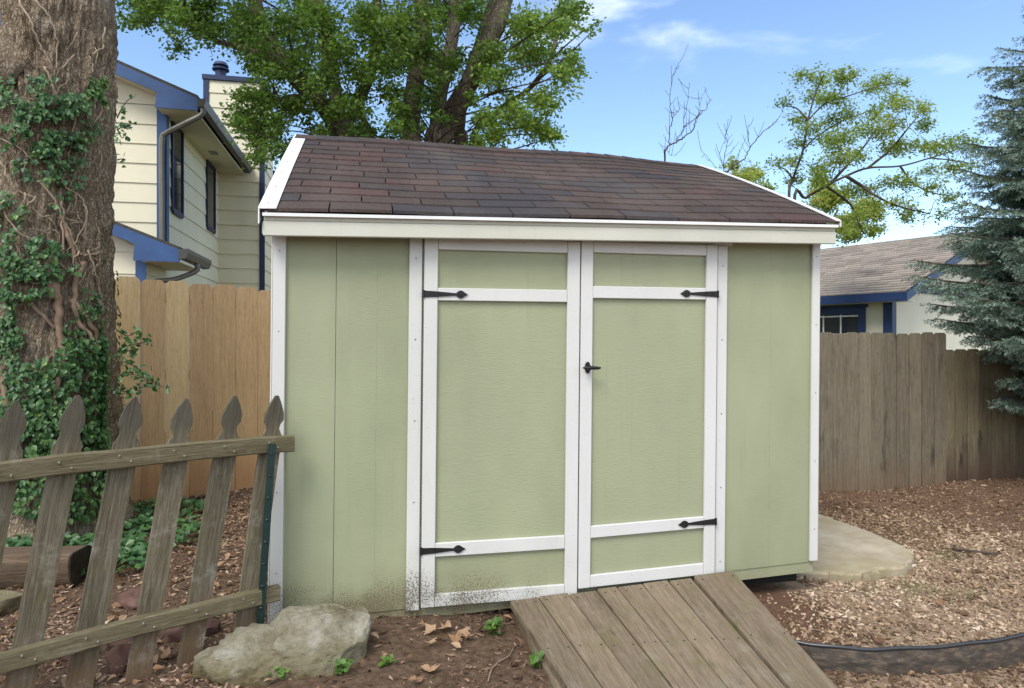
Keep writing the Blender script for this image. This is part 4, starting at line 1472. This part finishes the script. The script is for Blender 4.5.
def bare_tree(label, px, Y, paths, grp=None):
    B = at(px, 300, Y); B[2] = 0
    root = thing('bare_sapling', label, 'tree', tuple(B))
    for k_, (path, r0, r1) in enumerate(paths):
        P = [at(x, y, Y + .1 * math.sin(i * 1.3 + k_)) - B for i, (x, y) in enumerate(path)]
        P = smooth_path(P, 5)
        P = P + rng.normal(0, .006, P.shape)
        br = MB().tube(P, np.linspace(r0 * .62, r1 * .6, len(P)), 6)
        for q in range(3, len(P), 3):
            d = rng.normal(0, .07, 3) + (0, 0, .08)
            br.tube(smooth_path([P[q], P[q] + d * .6, P[q] + d * 1.2 + (0, 0, .04)], 2), [.0035, .003, .0028, .0025, .002], 4)
        br.build('branch' if k_ else 'trunk', M['deadtwig'], root)


bare_tree('leafless forked sapling standing above the middle of the shed roof', 665, 8.4,
          [([(667, 330), (666, 240), (665, 160), (665, 151), (669, 145), (676, 142), (683, 138), (690, 133), (695, 124), (698, 116), (706, 108), (711, 98)], .022, .006), ([(669, 145), (670, 130), (672, 118), (670, 104), (671, 90), (674, 74), (680, 62)], .011, .004),
           ([(676, 140), (683, 130), (685, 116), (688, 98), (689, 82)], .009, .004), ([(683, 127), (693, 120), (700, 114)], .007, .004), ([(672, 118), (677, 112), (680, 108)], .005, .003), ([(698, 116), (701, 100), (706, 88)], .005, .003), ([(666, 150), (671, 155), (676, 156)], .005, .003)])
bare_tree('leafless spreading sapling standing over the right slope of the shed roof', 724, 8.2,
          [([(724, 330), (724, 240), (726, 180), (727, 173), (735, 165), (745, 158), (750, 148), (757, 138), (768, 128), (776, 120)], .020, .005), ([(724, 176), (724, 160), (727, 145), (728, 134)], .009, .004), ([(750, 148), (748, 138), (749, 124)], .006, .003), ([(724, 168), (720, 156), (724, 142), (726, 136)], .007, .003), ([(726, 178), (742, 172), (758, 168)], .007, .003), ([(716, 168), (706, 155), (700, 150)], .005, .003)])


def spruce():
    T = np.array([6.25, 6.75, 0.])
    root = thing('spruce_tree', 'blue green spruce with drooping needle boughs hanging over the grey fence', 'tree', tuple(T))
    tr = MB().tube([(0, 0, -.1), (0, 0, 2), (0, 0, 4.4), (0, 0, 6.4)], [.16, .12, .06, .008], 12)
    tr.build('trunk', M['bark2'], root, smooth=True)
    br, nd = MB(), MB()
    z = .95
    k_ = 0
    TW0, TW1, TWT = [], [], []
    while z < 6.2:
        R = float(np.interp(z, [.9, 1.45, 1.75, 2.6, 3.0, 3.6, 4.4, 4.9, 6.3], [1.2, 1.25, 1.85, 1.93, 1.80, 1.50, 1.22, .85, .08]))
        nb = 12 if z < 4.8 else 7
        for j in range(nb):
            az = j / nb * 2 * PI + k_ * 2.4 + rng.normal(0, .15)
            vis = math.cos(az - math.radians(205)) > -.35      # towards the yard and the camera
            Lb = R * rng.uniform(.82, 1.1)
            d = np.array([math.cos(az), math.sin(az), 0])
            pts = [(0, 0, z)]
            up = .10 if z > 3 else -.02
            for q in np.linspace(.2, 1, 6):
                sag = -.34 * q + .30 * q * q + up * q
                p = d * Lb * q + np.array([0, 0, z + Lb * sag])
                p[:2] += rng.normal(0, .02, 2)
                pts.append(p)
            P = smooth_path(pts, 4)
            br.tube(P, np.linspace(.032 * (R / 2 + .3), .006, len(P)), 6)
            # side twigs
            side = np.array([-d[1], d[0], 0])
            nt = int(Lb / .045) if vis else int(Lb / .16)
            for q in np.linspace(.16, 1, max(nt, 3)):
                for sg in (-1, 1):
                    b = P[min(int(q * (len(P) - 1)), len(P) - 1)]
                    ln = (.10 + .46 * (1 - q) * min(Lb / 1.6, 1) + .05) * rng.uniform(.75, 1.2)
                    dr = d * rng.uniform(.5, .9) + side * sg * rng.uniform(.5, .9) + np.array([0, 0, rng.uniform(-.42, .05)])
                    dr /= np.linalg.norm(dr)
                    e = b + dr * ln + np.array([0, 0, -.10 * ln])
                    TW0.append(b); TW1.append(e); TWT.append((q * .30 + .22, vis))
                    if ln > .28 and vis:
                        for s2 in (.3, .45, .6, .75, .88):
                            m = b + (e - b) * s2
                            sd = np.cross(dr, (0, 0, 1)) * (1 if rng.random() < .5 else -1)
                            TW0.append(m); TW1.append(m + (dr * .6 + sd * .6 + np.array([0, 0, rng.uniform(-.35, .1)])) * ln * .36); TWT.append((q * .30 + .28, vis))
        z += .22 if z < 4.8 else .18
        k_ += 1
    tag(br.build('branches', M['twig'], root, smooth=True), kind='stuff')
    A, Bq = np.array(TW0), np.array(TW1)
    tt = np.array([t for t, v in TWT]); vis = np.array([v for t, v in TWT])
    ln = np.linalg.norm(Bq - A, axis=1)
    cnt = np.maximum((ln / .0040 * np.where(vis, 1, .35)).astype(int), 4)
    I = np.repeat(np.arange(len(A)), cnt)
    q = rng.random(len(I))
    ax = (Bq - A)[I] / (ln[I][:, None] + 1e-6)
    rad = rand_dirs(len(I)); rad -= (rad * ax).sum(1)[:, None] * ax
    rad /= np.linalg.norm(rad, axis=1)[:, None] + 1e-9
    nd_dir = rad * .85 + ax * .75
    nd_dir /= np.linalg.norm(nd_dir, axis=1)[:, None]
    base = A[I] + (Bq - A)[I] * q[:, None]
    sz = rng.uniform(.022, .048, len(I))
    C = base + nd_dir * (sz * .5)[:, None]
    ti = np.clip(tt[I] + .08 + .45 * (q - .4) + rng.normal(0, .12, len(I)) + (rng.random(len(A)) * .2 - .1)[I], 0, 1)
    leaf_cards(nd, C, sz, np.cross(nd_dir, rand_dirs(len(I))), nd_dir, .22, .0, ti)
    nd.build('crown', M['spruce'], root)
    print('spruce needles', len(I))


spruce()


# ------------------------------------------------------------------ things on the ground
def gz(x, y):
    return float(ground_z(np.array([x]), np.array([y]))[0])


def rock_mesh(r, seed, n=3, rough=.22, flat=0.):
    import bmesh
    bm = bmesh.new()
    bmesh.ops.create_icosphere(bm, subdivisions=n, radius=1)
    V = np.array([v.co[:] for v in bm.verts]); Fc = np.array([[v.index for v in f.verts] for f in bm.faces])
    bm.free()
    o = seed * 7.7
    # planar cuts give broken facets
    rs = np.random.default_rng(seed)
    for _ in range(9):
        nrm = rs.normal(size=3); nrm /= np.linalg.norm(nrm)
        dcut = rs.uniform(.62, .86)
        ex = V @ nrm - dcut
        V = V - np.clip(ex, 0, None)[:, None] * nrm * .9
    V = V * (1 + (fbm(V * 1.6 + o, 4) - .46) * rough * 2.2 + (fbm(V * 6 + o, 4) - .46) * rough * .7)[:, None]
    return V * np.array(r), Fc


def rock(name, label, cat, loc, r, seed, mat, n=4, rot=0, group=None, rough=.22):
    V, Fc = rock_mesh(r, seed, n, rough)
    c, s = math.cos(rot), math.sin(rot)
    V = np.stack([V[:, 0] * c - V[:, 1] * s, V[:, 0] * s + V[:, 1] * c, V[:, 2]], -1)
    o = MB().add(V, Fc).build(name, mat, smooth=True)
    o.location = loc
    return tag(o, label, cat, group)


def boulder():
    V1, F1 = rock_mesh((1, 1, 1), 21, 6, .12)
    # blocky: flat sloping top, steep broken front
    U = V1 / np.linalg.norm(V1, axis=1)[:, None]
    box = (np.abs(U) ** 4.5).sum(1) ** (-1 / 4.5)
    V1 = V1 * .35 + U * box[:, None] * .65
    for nx_, ny_, nz_, dc in ((.7, -.3, .65, .86), (.9, -.5, -.1, .92), (-.75, -.2, .62, .78), (.2, -.75, .62, .90), (-.2, -.9, .1, .93), (.45, -.85, .2, .96), (-.5, -.8, -.2, .92), (.05, .1, 1, .82), (.3, .2, .93, .84)):
        nn = np.array([nx_, ny_, nz_]) / math.sqrt(nx_ ** 2 + ny_ ** 2 + nz_ ** 2)
        V1 = V1 - np.clip(V1 @ nn - dc, 0, None)[:, None] * nn * .95
    V1 = V1 * (.285, .22, .235)
    ridg = np.abs(fbm(V1 * (9, 9, 13) + 3, 4) - .47)
    V1 = V1 + U * ((fbm(V1 * 6 + 3, 4) - .46) * .08 - ridg * .07 + (fbm(V1 * 30 + 5, 3) - .44) * .018)[:, None]
    V1[:, 2] += V1[:, 0] * .16
    V1 += (.105, .03, .02)
    V2, F2 = rock_mesh((.25, .20, .165), 8, 6, .18)
    V2 = V2 * (1 + (fbm(V2 * 7 + 1, 4) - .46) * .5 + (fbm(V2 * 30 + 1, 3) - .44) * .12)[:, None]
    V2 = V2 + (-.11, -.05, .0)
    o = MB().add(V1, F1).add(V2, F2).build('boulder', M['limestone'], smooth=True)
    o.location = (-1.03, 3.06, .01)
    tag(o, 'large pale mossy boulder at the left corner of the shed', 'rock')


boulder()
red = [(132, 606, .10, .07, 'flat reddish stone half hidden behind the third picket gap'), (180, 634, .085, .08, 'reddish stone nearest the shed corner in the stone row'), (124, 642, .10, .075, 'reddish stone behind the lower rail in the middle of the row'),
       (70, 657, .09, .07, 'small reddish stone behind the lower rail near the left picket'), (121, 665, .085, .09, 'dark reddish stone below the lower rail between two pickets'), (205, 632, .07, .06, 'small red stone tucked beside the boulder')]
for i, (px, py, r, h, lb) in enumerate(red):
    Y = (CZ - .04) * F / (py - 344)
    p = at(px, py, Y)
    rock('stone', lb, 'stone', (p[0], p[1] + .02, gz(p[0], p[1]) + h * .25), (r, r * .75, h), 40 + i, M['redstone'], 4, i * .8, 'reddish stones lying behind the picket fence')
p = at(4, 603, 3.6)
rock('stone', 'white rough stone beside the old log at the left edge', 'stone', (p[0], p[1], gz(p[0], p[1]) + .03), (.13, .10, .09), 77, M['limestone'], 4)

# old log
lg = thing('log', 'old brown log with a dark sawn end lying behind the picket fence', 'log', (-2.86, 3.98, gz(-2.86, 3.98)), math.radians(4))
mb = MB()
n, m = 14, 20
a = np.arange(m) / m * 2 * PI
V = []
for x in np.linspace(-1.2, .33, n + 1):
    r = .125 + .012 * np.sin(a * 3 + 1) + rng.normal(0, .004, m)
    yy, zz_ = r * np.cos(a) * 1.05, np.minimum(r * np.sin(a), .095)
    V += [(x, y, z + .10) for y, z in zip(yy, zz_)]
V = np.array(V)
ii = np.arange(n)[:, None] * m; jj = np.arange(m)[None]
mb.add(V, np.stack([ii + jj, ii + (jj + 1) % m, ii + m + (jj + 1) % m, ii + m + jj], -1).reshape(-1, 4)[:, ::-1])
mb.build('trunk', M['log'], lg, smooth=True)
MB().prism(V[-m:] + (0, 0, 0), (.012, 0, 0)).build('sawn_end', M['logend'], lg)

# clay shard
p = at(247, 636, 3.22)
o = MB().tube([(-.05, 0, 0), (.0, .0, .004), (.05, .01, .016)], [.016, .017, .016], 12).build('clay_shard', M['clay'])
o.location = (p[0], 3.22, gz(p[0], 3.22) + .02)
tag(o, 'short orange clay pipe shard by the foot of the steel post', 'shard')

# concrete slab
poly = [(1.30, 4.50), (1.97, 4.34), (2.14, 4.31), (2.27, 4.33), (2.36, 4.40), (2.57, 4.46), (2.68, 4.60), (2.79, 4.77), (2.80, 4.95), (2.76, 5.25), (2.70, 5.55), (2.60, 5.85), (1.2, 6.1)]
P = []
for i in range(len(poly)):
    a_, b_ = np.array(poly[i]), np.array(poly[(i + 1) % len(poly)])
    for q in np.arange(6) / 6:
        v = a_ + (b_ - a_) * q
        P.append(v + rng.normal(0, .014, 2))
P = np.array(P)
mb = MB()
n = len(P)
c2 = P.mean(0)
In = c2 + (P - c2) * .985
V = np.concatenate([np.c_[P, np.full(n, -.16)], np.c_[P + rng.normal(0, .006, P.shape), np.full(n, -.022)], np.c_[In, np.full(n, -.006)]])
i = np.arange(n); j = (i + 1) % n
mb.add(V, [np.concatenate([np.stack([i, j, j + n, i + n], -1), np.stack([i + n, j + n, j + 2 * n, i + 2 * n], -1)]), i + 2 * n])
o = mb.build('concrete_slab', M['concrete'])
tag(o, 'broken edged concrete slab sticking out beside the shed', 'slab')

# landscape edging
mb = MB(); tp_ = MB()
E_ = EDGE
n = len(E_)
nr = np.gradient(E_[:, :2], axis=0); nr = np.stack([nr[:, 1], -nr[:, 0]], -1); nr /= np.linalg.norm(nr, axis=1)[:, None]
zt = -.030 + .003 * np.sin(np.arange(n) * .5)
V = []
for k_ in range(n):
    x, y = E_[k_, :2]; a, b = nr[k_] * .004, -nr[k_] * .004
    w = .004 * math.sin(k_ * .9)
    V += [(x + a[0], y + a[1], zt[k_]), (x + a[0] * 2, y + a[1] * 2 + w, zt[k_] - .06), (x + a[0], y + a[1], zt[k_] - .16), (x + b[0], y + b[1], zt[k_] - .16), (x + b[0], y + b[1], zt[k_])]
ii = np.arange(n - 1)[:, None] * 5; jj = np.arange(5)[None]
mb.add(V, np.stack([ii + jj, ii + (jj + 1) % 5, ii + 5 + (jj + 1) % 5, ii + 5 + jj], -1).reshape(-1, 4))
er = thing('garden_edging', 'curved black plastic edging strip holding back the bark gravel', 'edging', (0, 0, 0))
mb.build('strip', M['edging'], er)
MB().tube(np.c_[E_[:, :2], zt + .004], .0095, 10).build('bead', M['bead'], er, smooth=True)


def inside_solid(x, y):
    u, v = shed_uv(x, y)
    shed = (u > -.03) & (u < 3.1) & (v > .05) & (v < 3.1)
    ramp = (u > 1.2) & (u < 2.5) & (v > -1.05) & (v < 0)
    slab = np.zeros(len(x), bool)
    pl = np.array(poly)
    # even-odd test
    for i in range(len(pl)):
        (x1, y1), (x2, y2) = pl[i], pl[(i + 1) % len(pl)]
        slab ^= ((y1 > y) != (y2 > y)) & (x < (x2 - x1) * (y - y1) / (y2 - y1 + 1e-12) + x1)
    return shed | ramp | slab


def chips(name, n, xr, yr, size, mat, label, cat, dens, flat=.3, long=(1.2, 3.), tfun=None):
    x = rng.uniform(*xr, n); y = rng.uniform(*yr, n)
    keep = (rng.random(n) < dens(x, y)) & ~inside_solid(x, y)
    # only what the yard in front of the fences can show
    keep &= np.abs(x) < .78 * y + .2
    x, y = x[keep], y[keep]
    n = len(x)
    z = ground_z(x, y)
    s = np.clip(np.exp(rng.normal(-.1, .42, n)), .35, 2.6) * size
    lg_ = rng.uniform(*long, n)
    A = rand_dirs(n) * (1, 1, .35); A /= np.linalg.norm(A, axis=1)[:, None]
    N = rand_dirs(n) * .45 + (0, 0, 1); N -= (N * A).sum(1)[:, None] * A; N /= np.linalg.norm(N, axis=1)[:, None]
    Bv = np.cross(N, A)
    C = np.stack([x, y, z + s * .25], -1)
    a, b, c = A * (s * lg_ * .5)[:, None], Bv * (s * .5)[:, None], N * (s * flat * .5)[:, None]
    j = lambda: rng.uniform(.65, 1.1, n)[:, None]
    V = np.stack([C + a * j() + c * .4, C + b * j() - c, C - a * j() - c * .4, C - b * j() + c * .2, C + c * 1.6 + a * .1, C - c * 2], 1)
    Ft = np.array([[0, 1, 4], [1, 2, 4], [2, 3, 4], [3, 0, 4], [1, 0, 5], [2, 1, 5], [3, 2, 5], [0, 3, 5]])
    Q = ((np.arange(n) * 6)[:, None, None] + Ft[None]).reshape(-1, 3)
    t = np.clip(tfun(x, y, n) if tfun else rng.random(n), 0, 1)
    tag(MB().add(V.reshape(-1, 3), Q, np.repeat(t, 8)).build(name, mat), label, cat, kind='stuff')
    print(name, n)


ramp_left = lambda x, y: sstep(1.5, .9, x + (y - 3.2) * .2)
mul_d = lambda x, y: ramp_left(x, y) * np.where((x > -1.0) & (y < 3.5), .30, 1.) * (.3 + .7 * sstep(.34, .48, fbm(np.stack([x * 1.6, y * 1.6, x * 0 + 8], -1), 3)))
chips('mulch', 76000, (-3.6, 1.6), (2.35, 6.4), .0125, M['mulch'], 'brown wood mulch and leaf crumbs over the soil left of the ramp', 'mulch', mul_d, .3, (1.1, 3.2), lambda x, y, n: rng.beta(1.6, 1.9, n) + .1 * (x < -1.2) - .12 * ((x > -1) & (y < 3.6)))
ed_y = lambda x: np.interp(x, EDGE[:, 0], EDGE[:, 1])
gr_d = lambda x, y: np.where(y > ed_y(x) + .02, 1., 1.1) * sstep(1.0, 1.5, x) * (1 - .85 * sstep(5.0, 6.6, y + .5 * np.sin(x * 1.7))) * (.5 + .5 * sstep(.34, .50, fbm(np.stack([x * .9, y * .9, x * 0 + 3], -1), 3))) * (1 - .85 * sstep(.55, .25, np.hypot(x - 1.35, y - 3.85)))
chips('bark_gravel', 150000, (1.0, 6.2), (2.5, 7.4), .0148, M['chips'], 'tan bark chips and gravel spread behind the black edging', 'gravel', gr_d, .45, (1., 2.4),
      lambda x, y, n: np.clip(rng.beta(1.8, 1.7, n) - .32 * sstep(4.8, 6.6, y) - .30 * (y < ed_y(x)) - .22 * sstep(.42, .56, fbm(np.stack([x * 2.3, y * 2.3, x * 0 + 30], -1), 3)), 0, 1))


# leaf litter, uncountable small brown leaves
def litter():
    mb = MB()
    n = 2000
    x = rng.uniform(-3.6, 1.0, n); y = rng.uniform(2.4, 6.3, n)
    k1 = (rng.random(n) < ramp_left(x, y) * np.where((x > -1) & (y < 3.5), .22, 1)) & ~inside_solid(x, y)
    x, y = x[k1], y[k1]
    m = len(x)
    x2 = rng.uniform(1.4, 6., 260); y2 = rng.uniform(2.6, 7.2, 260)
    k2 = ~inside_solid(x2, y2)
    x = np.concatenate([x, x2[k2]]); y = np.concatenate([y, y2[k2]])
    n = len(x)
    C = np.stack([x, y, ground_z(x, y) + rng.uniform(.012, .035, n)], -1)
    leaf_cards(mb, C, rng.uniform(.022, .060, n), rand_dirs(n) * .55 + (0, 0, 1), None, .6, .25, np.clip(rng.beta(1.5, 1.6, n), 0, 1), hexa=True)
    tag(mb.build('leaf_litter', M['dryleaf']), 'scattered small dry leaves among the mulch chips', 'leaf litter', kind='stuff')


litter()


def lobed_leaf(size, seed):
    rs = np.random.default_rng(seed)
    tips = [(-.95, .25), (-.62, .85), (0, 1.2), (.62, .85), (.95, .25)]
    notch = [(-.42, .42), (-.20, .55), (.20, .55), (.42, .42)]
    out = [(0, -.45), (-.45, -.15)]
    for i in range(5):
        out.append(tips[i])
        if i < 4: out.append(notch[i])
    out.append((.45, -.15))
    P = np.array(out) * size * rs.uniform(.85, 1.1, (len(out), 1))
    z = .30 * size * (np.abs(P[:, 0]) / size) ** 1.5 + rs.uniform(-.1, .25, len(P)) * size
    V = np.c_[P, z]
    V = np.concatenate([V, [[0, .2 * size, 0]]])
    k_ = len(P)
    T = np.array([[i, (i + 1) % k_, k_] for i in range(k_)])
    return V, T


leaves = [(432, 628, 3.34, .05, .8), (447, 622, 3.38, .055, .75), (441, 640, 3.25, .045, .9), (462, 627, 3.33, .05, .7), (468, 634, 3.3, .04, .6), (430, 645, 3.2, .04, .85), (455, 640, 3.24, .045, .5), (426, 620, 3.4, .045, .5)]
for i, (px, py, Y, s, t) in enumerate(leaves):
    p = at(px, py, Y)
    V, T = lobed_leaf(s, i)
    a = rng.uniform(0, 6.28); c, sn = math.cos(a), math.sin(a)
    tl = rng.uniform(-.5, .5)
    V = np.stack([V[:, 0] * c - V[:, 1] * sn, V[:, 0] * sn + V[:, 1] * c, V[:, 2] + V[:, 1] * tl], -1)
    o = MB().add(V, T, t).build('dry_leaf', M['dryleaf'])
    o.location = (p[0], p[1], gz(p[0], p[1]) + .02)
    tag(o, 'curled tan oak leaf in the leaf pile below the left shed door', 'leaf', 'tan leaves piled below the shed door')
for i, (px, py, Y, s, t, lb) in enumerate([(430, 684, 2.95, .045, .7, 'single orange brown leaf on bare soil right of the boulder'), (152, 658, 3.0, .05, .75, 'tan leaf lying behind the lower rail of the picket fence'), (852, 681, 3.0, .055, .8, 'pale brown leaf on the soil beside the right edge of the ramp'),
                                           (608, 664, 3.05, .018, .9, 'tiny yellow leaf lying on the ramp planks'), (878, 637, 3.36, .04, .1, 'dark dead leaf caught on top of the black edging')]):
    p = at(px, py, Y)
    V, T = lobed_leaf(s, 50 + i)
    o = MB().add(V, T, t).build('dry_leaf', M['dryleaf'])
    z = gz(p[0], p[1]) + .02
    if i == 3: z = p[2] + .004
    if i == 4: z = -.02
    o.location = (p[0], p[1], z)
    o.rotation_euler = (0, 0, i * 1.3)
    tag(o, lb, 'leaf')


def weed(label, px, py, Y, h, n, wide=.5, blades=False):
    p = at(px, py, Y)
    o0 = np.array([p[0], p[1], gz(p[0], p[1])])
    root = thing('weed', label, 'weed', tuple(o0), 0)
    st, lf = MB(), MB()
    for i in range(n):
        a = rng.uniform(0, 2 * PI); q = rng.random() * wide * h
        e = np.array([q * math.cos(a), q * math.sin(a), h * rng.uniform(.5, 1)])
        b = np.array([rng.normal(0, (.9 if blades else .12) * h), rng.normal(0, (.9 if blades else .12) * h), -.005]); e = e + b * (1, 1, 0)
        P = smooth_path([b, (b + e) / 2 + (0, 0, .1 * h), e], 3)
        if blades:
            w = .0016
            sd = np.array([-math.sin(a), math.cos(a), 0]) * w
            V = np.concatenate([P + sd * np.linspace(1, .1, len(P))[:, None], P - sd * np.linspace(1, .1, len(P))[:, None]])
            m = len(P)
            lf.add(V, np.array([[k_, k_ + 1, m + k_ + 1, m + k_] for k_ in range(m - 1)]), rng.random())
        else:
            st.tube(P, .0018, 5)
            for q_ in range(3):
                leaf_cards(lf, (e + rng.normal(0, .013, (1, 3))), rng.uniform(.022, .042), rand_dirs(1) * .5 + (0, -.3, 1), None, .7, .12, np.array([rng.random()]), hexa=True)
    if st.n: st.build('stem', M['weed'], root)
    lf.build('leaves', M['weed'], root)


weed('bright green clover clump beside the left edge of the ramp', 494, 632, 3.40, .075, 16)
weed('small green sprout at the front foot of the boulder', 341, 684, 2.93, .055, 8)
weed('tiny green seedling between the boulder and the leaf pile', 386, 676, 3.0, .028, 5)
weed('small weed growing from under the left edge of the ramp', 537, 662, 3.05, .045, 5)
weed('small green sprout poking up left of the boulder front', 276, 690, 2.88, .045, 6)
weed('single green shoot between the pickets left of the boulder', 196, 640, 3.15, .09, 4)
g_ = 'thin grass tufts in the bark gravel'
weed('faint green grass tuft nearest the fence in the bark gravel', 950, 552, 4.85, .07, 40, 1.5, True)
weed('yellow green grass tuft in the middle of the bark gravel', 922, 592, 4.1, .075, 46, 1.6, True)
weed('short grass tuft in the bark gravel just before the concrete slab', 866, 592, 4.1, .06, 26, 1.5, True)
weed('sparse grass tuft in the bark gravel near the right edge', 968, 597, 4.05, .05, 24, 1.5, True)


def sticks():
    specs = [('long bare twig lying on the soil between the boulder and fence', [(225, 688), (232, 672), (236, 655)], 2.98, .007), ('brown stick lying along the mulch behind the picket fence', [(184, 502), (205, 496), (226, 488)], 5.2, .015), ('dark stick lying on the bark gravel beyond the slab', [(868, 545), (885, 541), (906, 548)], 4.95, .012),
             ('long dark stick in the bark gravel near the right edge', [(952, 549), (975, 552), (1002, 555)], 4.75, .013), ('thin pale root curling over bare soil beside the ramp', [(488, 680), (494, 665), (508, 655), (515, 645)], 3.1, .004)]
    for lb, pts, Y, r in specs:
        P = []
        for x, y in pts:
            Yg = Y
            for _ in range(8):
                p = at(x, y, Yg); Yg = (CZ - gz(p[0], p[1]) - .015) * F / (y - 344)
            p = at(x, y, Yg); P.append((p[0], p[1], gz(p[0], p[1]) + r + .006))
        P = smooth_path(P, 4)
        c = P[0].copy()
        o = MB().tube(P - c + rng.normal(0, r * .25, P.shape), np.linspace(r, r * .6, len(P)), 7).build('stick', M['twig'] if r > .01 else M['vine'], smooth=True)
        o.location = tuple(c)
        tag(o, lb, 'stick')


sticks()

# ------------------------------------------------------------------ light, sky, camera
EL, AZ = math.radians(50), math.radians(207)     # sun: behind the camera, a little to the left (azimuth from +y clockwise)
w = bpy.data.worlds.new('World'); sc.world = w
w.use_nodes = True
nt = w.node_tree
bg = nt.nodes['Background']
sky = nt.nodes.new('ShaderNodeTexSky'); sky.sky_type = 'NISHITA'
sky.sun_disc = False
sky.sun_elevation = EL; sky.sun_rotation = AZ
sky.air_density = 1.0; sky.dust_density = .1; sky.ozone_density = 3.0
tc = nt.nodes.new('ShaderNodeTexCoord')


def wn(t, **k):
    n = nt.nodes.new(t)
    for a, b in k.items():
        setattr(n, a, b)
    return n


def wmath(op, a, b=0.):
    n = wn('ShaderNodeMath', operation=op)
    for s_, v in ((n.inputs[0], a), (n.inputs[1], b)):
        if hasattr(v, 'node'): nt.links.new(v, s_)
        else: s_.default_value = v
    return n.outputs[0]


def wrange(v, a, b, c=0., d=1.):
    n = wn('ShaderNodeMapRange', interpolation_type='SMOOTHSTEP')
    nt.links.new(v, n.inputs[0])
    for i, x in enumerate((a, b, c, d)): n.inputs[i + 1].default_value = x
    return n.outputs[0]


sx = wn('ShaderNodeSeparateXYZ'); nt.links.new(tc.outputs['Generated'], sx.inputs[0])
mp = wn('ShaderNodeMapping'); mp.inputs['Scale'].default_value = (1.6, 1.6, 5.0); mp.inputs['Location'].default_value = (.35, .2, .1)
nt.links.new(tc.outputs['Generated'], mp.inputs['Vector'])
no = wn('ShaderNodeTexNoise'); no.inputs['Scale'].default_value = 2.1; no.inputs['Detail'].default_value = 7; no.inputs['Roughness'].default_value = .52; no.inputs['Distortion'].default_value = .3
nt.links.new(mp.outputs[0], no.inputs['Vector'])
wisp = wrange(no.outputs['Fac'], .50, .74, 0, .55)
deck = wmath('MAXIMUM', wrange(sx.outputs['Y'], .25, -.35, 0, .8), wrange(sx.outputs['Z'], .62, .95, 0, .8))   # unseen white cover added overhead and behind, for soft neutral fill light
low = wrange(sx.outputs['Z'], .16, .0, 0, .15)
fac = wmath('MINIMUM', wmath('ADD', wmath('MAXIMUM', wisp, deck), low), 1.)
mx = wn('ShaderNodeMix', data_type='RGBA')
nt.links.new(fac, mx.inputs[0]); nt.links.new(sky.outputs[0], mx.inputs[6]); mx.inputs[7].default_value = (6.6, 7.0, 7.6, 1)
nt.links.new(mx.outputs[2], bg.inputs['Color'])
bg.inputs['Strength'].default_value = .096

ld = bpy.data.lights.new('sun', 'SUN'); ld.energy = 1.2; ld.angle = math.radians(25); ld.color = (1, .95, .87)
lo = bpy.data.objects.new('sun', ld); COL.objects.link(lo)
dirv = Vector((math.sin(AZ) * math.cos(EL), math.cos(AZ) * math.cos(EL), math.sin(EL)))
lo.rotation_euler = dirv.to_track_quat('Z', 'Y').to_euler()
lo.location = (0, -5, 10)

cd = bpy.data.cameras.new('camera'); cd.sensor_width = 36; cd.lens = F / 1024 * 36; cd.clip_end = 2000; cd.clip_start = .05
cam = bpy.data.objects.new('camera', cd); COL.objects.link(cam)
cam.location = (0, 0, CZ); cam.rotation_euler = (PI / 2, 0, 0)
sc.camera = cam
sc.view_settings.view_transform = 'Standard'
sc.view_settings.look = 'None'
sc.view_settings.exposure = 1.44
sc.view_settings.gamma = 1
sc.render.engine = 'CYCLES'
sc.cycles.max_bounces = 6
sc.cycles.use_denoising = True
